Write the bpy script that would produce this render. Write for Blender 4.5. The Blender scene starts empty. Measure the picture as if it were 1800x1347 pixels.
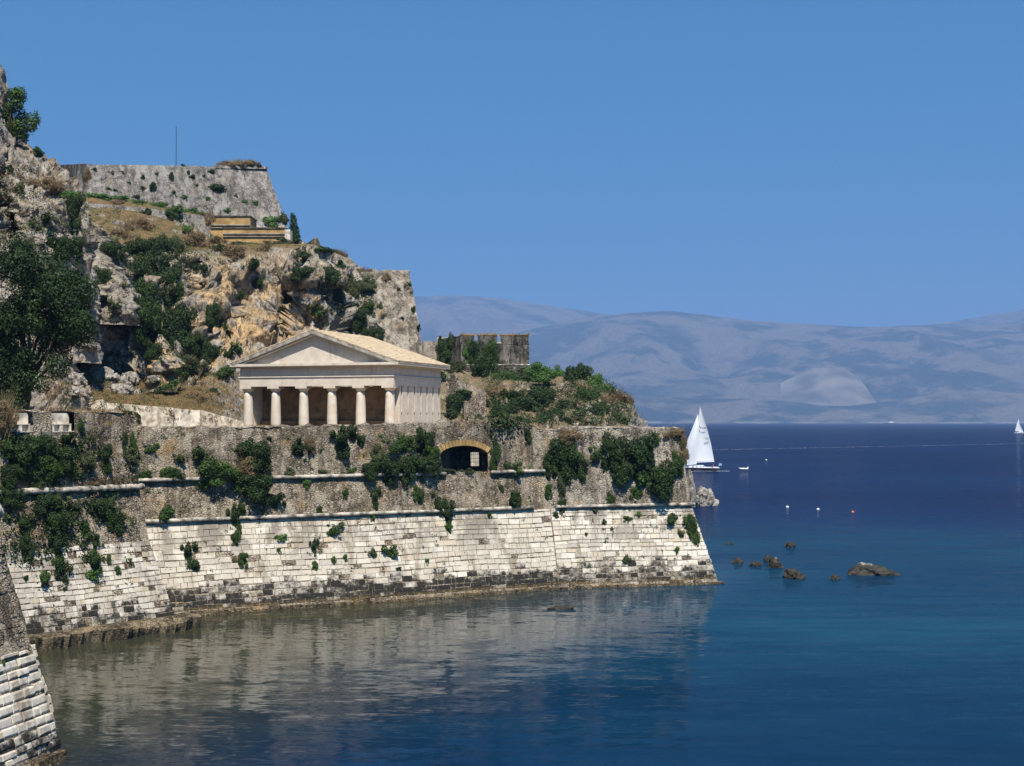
import bpy, math, random
import numpy as np
from mathutils import Matrix, Vector
from mathutils.bvhtree import BVHTree

R = math.radians
random.seed(7)
RNG = np.random.default_rng(11)
SC = bpy.context.scene
COL = SC.collection

# ------------------------------------------------------------------ camera, world, sun, exposure
F, HC, VH = 2500.0, 13.0, 741.0          # focal length in photo pixels, eye height in metres, horizon row
cam = bpy.data.cameras.new('camera')
cam.sensor_width = 36.0
cam.lens = 36.0 * F / 1800.0
cam.shift_y = (VH - 673.5) / 1800.0
cam.clip_start, cam.clip_end = 0.5, 90000.0
camo = bpy.data.objects.new('camera', cam)
camo.location = (0, 0, HC)
camo.rotation_euler = (R(90), 0, 0)
COL.objects.link(camo)
SC.camera = camo

SUN_H = Vector((0.18, -1.0, 0)).normalized()   # horizontal direction towards the sun
SUN_EL = R(57)
SUN_DIR = Vector((SUN_H.x * math.cos(SUN_EL), SUN_H.y * math.cos(SUN_EL), math.sin(SUN_EL)))

world = bpy.data.worlds.new('World')
SC.world = world
world.use_nodes = True
wn = world.node_tree.nodes
wl = world.node_tree.links
wn.clear()
sky = wn.new('ShaderNodeTexSky')
sky.sky_type = 'NISHITA'
sky.sun_disc = False
sky.sun_elevation = SUN_EL
sky.sun_rotation = math.atan2(SUN_H.x, SUN_H.y)
sky.altitude = 0
sky.air_density = 1.0
sky.dust_density = 0.0
sky.ozone_density = 10.0
# the whole dome is read a little higher up, for an even deep-blue summer sky down to the horizon
wtc, wsep, wcmb = wn.new('ShaderNodeTexCoord'), wn.new('ShaderNodeSeparateXYZ'), wn.new('ShaderNodeCombineXYZ')
wma = wn.new('ShaderNodeMath'); wma.operation = 'MULTIPLY_ADD'
wma.inputs[1].default_value, wma.inputs[2].default_value = 0.8, 0.25
wnm = wn.new('ShaderNodeVectorMath'); wnm.operation = 'NORMALIZE'
wl.new(wtc.outputs['Generated'], wsep.inputs[0])
wl.new(wsep.outputs[0], wcmb.inputs[0]); wl.new(wsep.outputs[1], wcmb.inputs[1])
wl.new(wsep.outputs[2], wma.inputs[0]); wl.new(wma.outputs[0], wcmb.inputs[2])
wl.new(wcmb.outputs[0], wnm.inputs[0]); wl.new(wnm.outputs[0], sky.inputs[0])
wtint = wn.new('ShaderNodeMix'); wtint.data_type = 'RGBA'; wtint.blend_type = 'MULTIPLY'
wtint.inputs[0].default_value = 1.0
wtint.inputs[7].default_value = (0.37, 1.22, 1.26, 1)
wl.new(sky.outputs[0], wtint.inputs[6])
bg = wn.new('ShaderNodeBackground')
bg.inputs['Strength'].default_value = 0.076
wo = wn.new('ShaderNodeOutputWorld')
wl.new(wtint.outputs[2], bg.inputs[0])
wl.new(bg.outputs[0], wo.inputs[0])

sun = bpy.data.lights.new('sun', 'SUN')
sun.energy = 5.0
sun.angle = R(0.53)
sun.color = (1.0, 0.95, 0.87)
suno = bpy.data.objects.new('sun', sun)
suno.rotation_euler = SUN_DIR.to_track_quat('Z', 'Y').to_euler()
suno.location = (0, -50, 200)
COL.objects.link(suno)

SC.view_settings.view_transform = 'Standard'
SC.view_settings.look = 'None'
SC.view_settings.exposure = 0.56
SC.view_settings.gamma = 1.0
SC.view_settings.use_curve_mapping = False
SC.cycles.max_bounces = 6
SC.cycles.diffuse_bounces = 1
SC.cycles.glossy_bounces = 3
SC.cycles.transparent_max_bounces = 6
SC.cycles.volume_bounces = 0
SC.cycles.caustics_reflective = False
SC.cycles.caustics_refractive = False

# ------------------------------------------------------------------ pixel helpers
def P(x, v, D):
    """point at distance D (along +Y) seen at photo pixel (x, v)"""
    return np.array(((x - 900.0) / F * D, D, HC + (VH - v) / F * D))
def G(x, v, z=0.0):
    """point of the horizontal plane z seen at photo pixel (x, v)"""
    return P(x, v, F * (HC - z) / (v - VH))
def px(p):
    return 900.0 + p[0] / p[1] * F, VH - (p[2] - HC) / p[1] * F

# ------------------------------------------------------------------ numpy noise
def _hash(ix, iy, iz, k):
    h = (ix.astype(np.int64) * 374761393 + iy.astype(np.int64) * 668265263 + iz.astype(np.int64) * 2147483647 + k * 974634777) & 0xffffffff
    h = ((h ^ (h >> 13)) * 1274126177) & 0xffffffff
    h = ((h ^ (h >> 16)) * 2246822519) & 0xffffffff
    h = h ^ (h >> 15)
    return (h & 0xffffff) / float(0xffffff)
def vnoise(p, k=0):
    i = np.floor(p).astype(np.int64)
    f = p - i
    f = f * f * (3 - 2 * f)
    x, y, z = i[..., 0], i[..., 1], i[..., 2]
    r = 0
    for a in (0, 1):
        wx = f[..., 0] if a else 1 - f[..., 0]
        for b in (0, 1):
            wy = f[..., 1] if b else 1 - f[..., 1]
            for c in (0, 1):
                wz = f[..., 2] if c else 1 - f[..., 2]
                r = r + wx * wy * wz * _hash(x + a, y + b, z + c, k)
    return r * 2 - 1
def fbm(p, o=4, k=0, g=0.5):
    s, a, t = 0, 1.0, 0
    for j in range(o):
        s = s + a * vnoise(p * (2.03 ** j) + 13.7 * j, k + j)
        t += a
        a *= g
    return s / t
def facet(p, k=0, tilt=1.0):
    """broken-rock facets: each Worley cell is a tilted plane at its own height"""
    i = np.floor(p).astype(np.int64)
    best = np.full(p.shape[:-1], 1e9)
    val = np.zeros(p.shape[:-1])
    for a in (-1, 0, 1):
        for b in (-1, 0, 1):
            for c in (-1, 0, 1):
                q = i + np.array((a, b, c))
                X, Y, Z = q[..., 0], q[..., 1], q[..., 2]
                fp = q + np.stack([_hash(X, Y, Z, k + 1), _hash(X, Y, Z, k + 2), _hash(X, Y, Z, k + 3)], -1)
                d = p - fp
                dd = (d * d).sum(-1)
                t = np.stack([_hash(X, Y, Z, k + 4), _hash(X, Y, Z, k + 5), _hash(X, Y, Z, k + 6)], -1) * 2 - 1
                m = dd < best
                best = np.where(m, dd, best)
                val = np.where(m, (d * t).sum(-1) * tilt + (_hash(X, Y, Z, k + 7) - 0.5), val)
    return val

# ------------------------------------------------------------------ object helpers
def link(o, parent=None):
    COL.objects.link(o)
    if parent is not None:
        o.parent = parent
        o.matrix_parent_inverse = Matrix.Translation(-parent.location) if parent.parent is None else Matrix.Identity(4)
    return o
def mesh(name, verts, faces, mat=None, smooth=False):
    me = bpy.data.meshes.new(name)
    v = np.asarray(verts, dtype=np.float64).reshape(-1, 3)
    if isinstance(faces, np.ndarray):
        n, k = faces.shape
        me.vertices.add(len(v))
        me.vertices.foreach_set('co', v.ravel())
        me.loops.add(n * k)
        me.loops.foreach_set('vertex_index', faces.ravel().astype(np.int32))
        me.polygons.add(n)
        me.polygons.foreach_set('loop_start', np.arange(0, n * k, k, dtype=np.int32))
        me.polygons.foreach_set('loop_total', np.full(n, k, dtype=np.int32))
        me.update(calc_edges=True)
    else:
        me.from_pydata([tuple(q) for q in v], [], [tuple(q) for q in faces])
        me.update()
    if smooth:
        me.polygons.foreach_set('use_smooth', np.ones(len(me.polygons), dtype=bool))
    if mat is not None:
        for m in (mat if isinstance(mat, (list, tuple)) else [mat]):
            me.materials.append(m)
    return me
def tag(o, label=None, cat=None, group=None, kind=None):
    if label: o['label'] = label
    if cat: o['category'] = cat
    if group: o['group'] = group
    if kind: o['kind'] = kind
    return o
def obj(name, me, parent=None, M=None):
    o = bpy.data.objects.new(name, me)
    link(o, parent)
    if M is not None:
        o.matrix_basis = M
    return o
def thing(name, loc, label, cat, group=None):
    o = bpy.data.objects.new(name, None)
    o.empty_display_size = 0.3
    COL.objects.link(o)
    o.location = loc
    return tag(o, label, cat, group, 'thing')
BV = []
def solid(verts, faces):
    """register a surface that pixel rays may land on"""
    BV.append(BVHTree.FromPolygons([Vector(q) for q in np.asarray(verts).reshape(-1, 3)], [tuple(int(i) for i in q) for q in faces]))
def hit(x, v, trees=None):
    d = Vector(((x - 900.0) / F, 1.0, (VH - v) / F)).normalized()
    best = None
    for b in (trees if trees is not None else BV):
        r = b.ray_cast(Vector((0, 0, HC)), d)
        if r[0] is not None and (best is None or r[3] < best[2]):
            best = (r[0], r[1], r[3])
    if best is None:
        return None
    n = best[1]
    if n.dot(d) > 0:
        n = -n
    return best[0], n, best[0].y
class MB:
    """collects boxes, prisms, tubes and lathes into one mesh"""
    def __init__(s): s.v, s.f = [], []
    def add(s, v, f):
        b = len(s.v)
        s.v += [tuple(q) for q in v]
        s.f += [tuple(i + b for i in q) for q in f]
        return s
    def box(s, x0, x1, y0, y1, z0, z1):
        return s.add([(x0, y0, z0), (x1, y0, z0), (x1, y1, z0), (x0, y1, z0), (x0, y0, z1), (x1, y0, z1), (x1, y1, z1), (x0, y1, z1)],
                     [(0, 3, 2, 1), (4, 5, 6, 7), (0, 1, 5, 4), (1, 2, 6, 5), (2, 3, 7, 6), (3, 0, 4, 7)])
    def prism(s, pts, d):
        """polygon pts extruded by vector d"""
        n = len(pts)
        p = [Vector(q) for q in pts]
        q = [a + Vector(d) for a in p]
        return s.add(p + q, [tuple(range(n))[::-1], tuple(range(n, 2 * n))] + [(i, (i + 1) % n, n + (i + 1) % n, n + i) for i in range(n)])
    def lathe(s, prof, c=(0, 0, 0), n=20):
        v = []
        for r, z in prof:
            for k in range(n):
                a = 2 * math.pi * k / n
                v.append((c[0] + r * math.cos(a), c[1] + r * math.sin(a), c[2] + z))
        f = [(j * n + k, j * n + (k + 1) % n, (j + 1) * n + (k + 1) % n, (j + 1) * n + k) for j in range(len(prof) - 1) for k in range(n)]
        f += [tuple(range(n))[::-1], tuple(range((len(prof) - 1) * n, len(prof) * n))]
        return s.add(v, f)
    def tube(s, pts, rad, n=7, flat=1.0):
        pts = [Vector(q) for q in pts]
        v = []
        for i, q in enumerate(pts):
            t = (pts[min(i + 1, len(pts) - 1)] - pts[max(i - 1, 0)]).normalized()
            a = t.cross(Vector((0, 0, 1)))
            if a.length < 1e-3: a = Vector((1, 0, 0))
            a.normalize()
            b = a.cross(t)
            r = rad[i] if isinstance(rad, (list, tuple)) else rad
            for k in range(n):
                g = 2 * math.pi * k / n
                v.append(q + a * (math.cos(g) * r) + b * (math.sin(g) * r * flat))
        m = len(pts)
        f = [(j * n + k, j * n + (k + 1) % n, (j + 1) * n + (k + 1) % n, (j + 1) * n + k) for j in range(m - 1) for k in range(n)]
        f += [tuple(range(n))[::-1], tuple(range((m - 1) * n, m * n))]
        return s.add(v, f)
    def build(s, name, mat, parent=None, smooth=False, M=None):
        return obj(name, mesh(name, s.v, s.f, mat, smooth), parent, M)
def grid_faces(nr, nc):
    i, j = np.meshgrid(np.arange(nr - 1), np.arange(nc - 1), indexing='ij')
    a = (i * nc + j).ravel()
    return np.stack([a, a + 1, a + nc + 1, a + nc], 1)

# ------------------------------------------------------------------ materials
class NT:
    def __init__(s, name, rough=0.9, spec=0.2):
        s.m = bpy.data.materials.new(name)
        s.m.use_nodes = True
        s.t = s.m.node_tree
        s.b = s.t.nodes['Principled BSDF']
        s.b.inputs['Roughness'].default_value = rough
        s.b.inputs['Specular IOR Level'].default_value = spec
        s._pos = None
    def n(s, kind, **kw):
        q = s.t.nodes.new(kind)
        for k, w in kw.items(): setattr(q, k, w)
        return q
    def ln(s, a, b): s.t.links.new(a, b)
    def pos(s):
        if s._pos is None: s._pos = s.n('ShaderNodeNewGeometry').outputs['Position']
        return s._pos
    def obj_coord(s):
        return s.n('ShaderNodeTexCoord').outputs['Object']
    def xyz(s, vec=None):
        q = s.n('ShaderNodeSeparateXYZ')
        s.ln(vec if vec is not None else s.pos(), q.inputs[0])
        return q.outputs
    def map(s, scale, vec=None, rot=(0, 0, 0)):
        q = s.n('ShaderNodeMapping')
        q.inputs['Scale'].default_value = scale
        q.inputs['Rotation'].default_value = rot
        s.ln(vec if vec is not None else s.pos(), q.inputs[0])
        return q.outputs[0]
    def noise(s, scale, detail=4, rough=0.55, vec=None, dist=0.0):
        q = s.n('ShaderNodeTexNoise')
        q.inputs['Scale'].default_value = scale
        q.inputs['Detail'].default_value = detail
        q.inputs['Roughness'].default_value = rough
        q.inputs['Distortion'].default_value = dist
        s.ln(vec if vec is not None else s.pos(), q.inputs['Vector'])
        return q.outputs[0]
    def vor(s, scale, vec=None, feat='F1', out='Distance'):
        q = s.n('ShaderNodeTexVoronoi', feature=feat)
        q.inputs['Scale'].default_value = scale
        s.ln(vec if vec is not None else s.pos(), q.inputs['Vector'])
        return q.outputs[out]
    def step(s, fac, a, b):
        """smooth 0..1 as fac goes a..b"""
        q = s.n('ShaderNodeMapRange', interpolation_type='SMOOTHSTEP')
        q.inputs['From Min'].default_value = a
        q.inputs['From Max'].default_value = b
        s.ln(fac, q.inputs[0])
        return q.outputs[0]
    def math(s, op, a, b=None):
        q = s.n('ShaderNodeMath', operation=op)
        for i, w in enumerate((a, b)):
            if w is None: continue
            if isinstance(w, (int, float)): q.inputs[i].default_value = w
            else: s.ln(w, q.inputs[i])
        return q.outputs[0]
    def mix(s, fac, a, b, blend='MIX'):
        q = s.n('ShaderNodeMix', data_type='RGBA', blend_type=blend)
        for key, w in ((0, fac), (6, a), (7, b)):
            if isinstance(w, (int, float)): q.inputs[key].default_value = w
            elif isinstance(w, tuple): q.inputs[key].default_value = w + (1,)
            else: s.ln(w, q.inputs[key])
        return q.outputs[2]
    def attr(s, name):
        return s.n('ShaderNodeAttribute', attribute_name=name).outputs['Fac']
    def rnd(s):
        return s.n('ShaderNodeObjectInfo').outputs['Random']
    def nz(s):
        return s.xyz(s.n('ShaderNodeNewGeometry').outputs['Normal'])[2]
    def bump(s, h, dist=0.05, strength=0.6):
        q = s.n('ShaderNodeBump')
        q.inputs['Strength'].default_value = strength
        q.inputs['Distance'].default_value = dist
        s.ln(h, q.inputs['Height'])
        s.ln(q.outputs[0], s.b.inputs['Normal'])
    def out(s, col):
        if isinstance(col, tuple): s.b.inputs['Base Color'].default_value = col + (1,)
        else: s.ln(col, s.b.inputs['Base Color'])
        return s.m

def plain(name, c, rough=0.8, spec=0.3, var=0.15, scale=3.0):
    t = NT(name, rough, spec)
    n = t.noise(scale, 5)
    k = tuple(q * (1 - var * 1.6) for q in c)
    l = tuple(min(1, q * (1 + var)) for q in c)
    return t.out(t.mix(t.step(n, 0.3, 0.7), k, l))

def m_rubble(name, base, pale, dark, ochre, z_scale=1.0):
    """weathered rubble masonry: small stones, plaster remains, lichen and vertical run-off stains"""
    t = NT(name, 0.95, 0.1)
    big = t.noise(0.35, 5, 0.6)
    streak = t.noise(1.0, 5, 0.65, t.map((1.3, 1.3, 0.13)))
    cell = t.vor(4.5, t.map((1, 1, 1.9)), out='Color')
    cv = t.xyz(cell)[0]
    edge = t.vor(4.5, t.map((1, 1, 1.9)), feat='DISTANCE_TO_EDGE')
    fine = t.noise(5.0, 6, 0.7)
    mid_ = t.noise(1.3, 5, 0.65)
    c = t.mix(t.step(mid_, 0.34, 0.66), dark, base)
    c = t.mix(t.math('MULTIPLY', t.step(fine, 0.45, 0.75), 0.5), c, dark)
    c = t.mix(t.math('MULTIPLY', t.step(big, 0.46, 0.60), 0.8), c, pale)
    c = t.mix(t.math('MULTIPLY', t.step(cv, 0.6, 0.95), t.step(fine, 0.35, 0.6)), c, pale)
    plas = t.noise(0.8, 6, 0.6, t.map((1, 1, 0.8), rot=(0.9, 0.3, 0.1)))
    pm = t.step(plas, 0.55, 0.585)
    c = t.mix(t.math('MULTIPLY', pm, 0.8), c, t.mix(t.step(mid_, .4, .6), pale, tuple(q * .8 for q in pale)))
    c = t.mix(t.math('MULTIPLY', t.math('MULTIPLY', t.step(edge, 0.09, 0.02), t.step(mid_, 0.62, 0.45)), t.math('SUBTRACT', 1.0, pm)), c, tuple(q * 0.35 for q in dark))
    oc = t.noise(0.55, 4, 0.6, t.map((1, 1, 1), rot=(0.4, 0.2, 1.1)))
    c = t.mix(t.math('MULTIPLY', t.step(oc, 0.56, 0.72), 0.75), c, ochre)
    c = t.mix(t.math('MULTIPLY', t.step(streak, 0.48, 0.66), 0.8), c, tuple(q * 0.5 for q in dark))
    c = t.mix(t.math('MULTIPLY', t.step(t.noise(2.2, 5, 0.7), 0.56, 0.76), 0.8), c, (0.045, 0.04, 0.032))
    c = t.mix(t.math('MULTIPLY', t.step(t.noise(7.5, 3, 0.6), 0.62, 0.7), 0.85), c, tuple(min(1, q * 1.25) for q in pale))
    h = t.math('ADD', t.math('MULTIPLY', t.step(edge, 0.0, 0.15), 0.6), t.math('MULTIPLY', fine, 0.8))
    t.bump(h, 0.12, 0.9)
    return t.out(c)

def m_ashlar(name, tide=2.0):
    """pale limestone blocks, each its own tone; black tidal growth low down; brown run-off"""
    t = NT(name, 0.9, 0.15)
    r = t.rnd()
    z = t.xyz()[2]
    big = t.noise(0.28, 4, 0.6)
    fine = t.noise(3.5, 6, 0.65)
    c = t.mix(t.step(r, 0.0, 1.0), (0.58, 0.505, 0.395), (0.72, 0.645, 0.525))
    c = t.mix(t.math('MULTIPLY', t.step(t.math('FRACT', t.math('MULTIPLY', r, 7.13)), 0.80, 1.0), 0.6), c, (0.40, 0.35, 0.29))
    c = t.mix(t.math('MULTIPLY', t.step(t.math('FRACT', t.math('MULTIPLY', r, 13.7)), 0.86, 1.0), 0.55), c, (0.55, 0.41, 0.24))
    c = t.mix(t.math('MULTIPLY', t.step(fine, 0.50, 0.75), 0.6), c, (0.30, 0.26, 0.21))
    streak = t.noise(1.0, 5, 0.6, t.map((0.9, 0.9, 0.1)))
    c = t.mix(t.math('MULTIPLY', t.step(streak, 0.53, 0.68), 0.75), c, (0.23, 0.175, 0.11))
    grey = t.noise(0.55, 5, 0.65, t.map((1, 1, 0.7)))
    hi = t.math('ADD', t.step(z, 2.2, 6.0), 0.25)
    c = t.mix(t.math('MULTIPLY', t.math('MULTIPLY', t.step(grey, 0.46, 0.60), hi), 0.78), c, (0.25, 0.21, 0.165))
    # tidal band: black algae with a ragged top that picks out whole stones
    lim = t.math('ADD', t.math('MULTIPLY', t.noise(0.7, 5, 0.7), 3.4), t.math('MULTIPLY', t.math('FRACT', t.math('MULTIPLY', r, 5.7)), 0.9))
    lim = t.math('ADD', lim, tide - 2.25)
    band = t.step(t.math('SUBTRACT', lim, z), -0.15, 0.35)
    c = t.mix(t.math('MULTIPLY', band, t.math('ADD', t.math('MULTIPLY', t.step(t.math('ADD', t.math('MULTIPLY', t.noise(2.0, 6, 0.8), .78), t.math('MULTIPLY', t.math('FRACT', t.math('MULTIPLY', r, 3.3)), .22)), 0.30, 0.52), 0.85), 0.15)), c, (0.028, 0.025, 0.021))
    wet = t.step(z, 0.62, 0.3)
    c = t.mix(t.math('MULTIPLY', wet, 0.9), c, t.mix(t.step(fine, 0.4, 0.62), (0.05, 0.04, 0.02), (0.26, 0.17, 0.06)))
    t.bump(fine, 0.05, 0.7)
    return t.out(c)

def m_rock(name, ochre=True):
    t = NT(name, 0.95, 0.1)
    fine = t.noise(1.6, 8, 0.7)
    big = t.noise(0.22, 5, 0.6)
    vf = t.noise(7, 5, 0.7)
    c = t.mix(t.step(fine, 0.34, 0.62), (0.15, 0.13, 0.105), (0.46, 0.41, 0.345))
    c = t.mix(t.math('MULTIPLY', t.step(big, 0.5, 0.68), 0.6), c, (0.50, 0.46, 0.40))
    if ochre:
        o = t.math('MULTIPLY', t.attr('ochre'), t.step(t.math('ADD', t.noise(0.45, 5, 0.65), t.math('MULTIPLY', fine, 0.4)), 0.62, 0.78))
        c = t.mix(o, c, t.mix(t.step(vf, 0.35, 0.65), (0.46, 0.27, 0.11), (0.68, 0.50, 0.29)))
    crack = t.noise(1.1, 6, 0.6, t.map((1.6, 1.6, 0.5)), 1.2)
    c = t.mix(t.math('MULTIPLY', t.step(crack, 0.50, 0.62), 0.75), c, (0.06, 0.053, 0.045))
    if ochre:
        g = t.math('MULTIPLY', t.attr('soil'), t.step(t.math('ADD', t.math('MULTIPLY', t.nz(), 0.9), t.math('MULTIPLY', fine, 0.7)), 0.85, 1.05))
        soil = t.mix(t.step(t.noise(1.0, 5, 0.65), 0.42, 0.62), (0.185, 0.115, 0.055), (0.06, 0.075, 0.022))
        soil = t.mix(t.step(t.noise(4.0, 4, 0.7), 0.5, 0.7), soil, (0.27, 0.19, 0.10))
        c = t.mix(g, c, soil)
    t.bump(t.math('ADD', t.math('MULTIPLY', fine, 1.0), t.math('MULTIPLY', vf, 0.35)), 0.35, 0.9)
    return t.out(c)

def m_leaf(name, a, b, c=None):
    t = NT(name, 0.6, 0.25)
    n = t.noise(0.9, 3)
    v = t.noise(9, 2)
    k = t.mix(t.step(n, 0.35, 0.65), a, b)
    k = t.mix(t.math('MULTIPLY', t.step(v, 0.5, 0.7), 0.5), k, tuple(min(1, q * 1.7) for q in b))
    k = t.mix(t.math('MULTIPLY', t.rnd(), 0.4), k, c if c else tuple(q * 0.7 for q in a))
    return t.out(k)

M = {}
M['rubble'] = m_rubble('rubble masonry', (0.32, 0.252, 0.175), (0.50, 0.415, 0.305), (0.16, 0.125, 0.086), (0.45, 0.285, 0.12))
M['rubble_pale'] = m_rubble('pale rubble masonry', (0.38, 0.315, 0.235), (0.55, 0.475, 0.37), (0.19, 0.155, 0.115), (0.48, 0.32, 0.15))
M['rubble_grey'] = m_rubble('grey rubble masonry', (0.34, 0.30, 0.26), (0.50, 0.455, 0.40), (0.18, 0.16, 0.138), (0.40, 0.32, 0.22))
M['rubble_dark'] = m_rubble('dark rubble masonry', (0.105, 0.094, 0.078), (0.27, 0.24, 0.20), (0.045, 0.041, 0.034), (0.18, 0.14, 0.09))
M['rubble_ramp'] = plain('pale ramp masonry', (0.60, 0.515, 0.39), 0.95, 0.1, 0.3, 2.2)  # even pale warm base colour with random mottling
M['ashlar'] = m_ashlar('pale ashlar stone')
M['ashlar_near'] = m_ashlar('rusticated ashlar stone', 1.3)
M['mortar'] = plain('dark mortar', (0.10, 0.085, 0.065), 0.95, 0.1, 0.4, 4)
M['cordon'] = plain('cordon stone', (0.40, 0.35, 0.28), 0.9, 0.15, 0.5, 1.8)
M['footing'] = m_rubble('wet footing stone', (0.20, 0.15, 0.09), (0.33, 0.25, 0.15), (0.06, 0.05, 0.035), (0.34, 0.23, 0.09))
M['rock'] = m_rock('limestone cliff')
M['boulder'] = m_rock('limestone boulder', False)
def m_temple():
    t = NT('temple limestone', 0.88, 0.15)
    c = t.mix(t.step(t.noise(1.4, 5, .6), .35, .65), (0.57, 0.495, 0.40), (0.66, 0.585, 0.485))
    c = t.mix(t.math('MULTIPLY', t.step(t.noise(1.0, 5, .65, t.map((1.6, 1.6, .22))), .54, .72), .6), c, (0.40, 0.31, 0.21))
    c = t.mix(t.math('MULTIPLY', t.step(t.noise(.7, 4, .6, t.map((.35, .35, 1.6))), .56, .68), .45), c, (0.58, 0.43, 0.28))
    c = t.mix(t.math('MULTIPLY', t.step(t.noise(6, 4, .7), .62, .75), .5), c, (0.36, 0.31, 0.25))
    return t.out(c)
M['temple'] = m_temple()
M['temple_weather'] = plain('weathered temple cornice', (0.36, 0.32, 0.265), 0.9, 0.15, 0.3, 1.5)
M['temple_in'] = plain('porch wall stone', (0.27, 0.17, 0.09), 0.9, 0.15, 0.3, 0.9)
M['roofslab'] = plain('roof slab', (0.62, 0.48, 0.31), 0.9, 0.15, 0.18, 2.5)
M['dark'] = plain('painted opening shade', (0.012, 0.011, 0.010), 0.9, 0.05)  # near-black that paints the shade inside an opening
M['ochre_plaster'] = plain('ochre plaster', (0.42, 0.265, 0.105), 0.9, 0.15, 0.25, 0.8)
M['white_plaster'] = plain('flaking white plaster', (0.68, 0.60, 0.48), 0.9, 0.15, 0.3, 1.2)
M['drygrass'] = plain('dry grass', (0.24, 0.155, 0.065), 0.9, 0.1, 0.4, 0.7)
M['ground'] = plain('dusty ground', (0.42, 0.30, 0.16), 0.95, 0.1, 0.3, 0.5)
M['leaf'] = m_leaf('green leaves', (0.022, 0.045, 0.008), (0.052, 0.10, 0.014))
M['leaf_dark'] = m_leaf('dark evergreen leaves', (0.013, 0.028, 0.006), (0.032, 0.062, 0.010))
M['leaf_olive'] = m_leaf('olive leaves', (0.045, 0.060, 0.020), (0.095, 0.110, 0.040))
M['leaf_bright'] = m_leaf('bright green leaves', (0.040, 0.095, 0.015), (0.085, 0.17, 0.030))
M['leaf_dry'] = m_leaf('dry brown scrub', (0.12, 0.075, 0.035), (0.24, 0.16, 0.08), (0.10, 0.09, 0.04))
M['bark'] = plain('bark', (0.09, 0.065, 0.045), 0.95, 0.1, 0.4, 3)
M['white'] = plain('white gelcoat', (0.80, 0.80, 0.79), 0.35, 0.5, 0.04)
M['sail'] = plain('sailcloth', (0.74, 0.75, 0.77), 0.7, 0.2, 0.03, 0.6)
M['navy'] = plain('navy paint', (0.012, 0.016, 0.03), 0.4, 0.5, 0.1)
M['alu'] = plain('grey spar metal', (0.45, 0.46, 0.48), 0.4, 0.5, 0.05)
M['red'] = plain('red cloth', (0.45, 0.06, 0.04), 0.8, 0.2)
M['orange'] = plain('orange buoy plastic', (0.65, 0.18, 0.05), 0.5, 0.4)
M['iron'] = plain('dark iron', (0.03, 0.03, 0.032), 0.6, 0.4)
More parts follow.
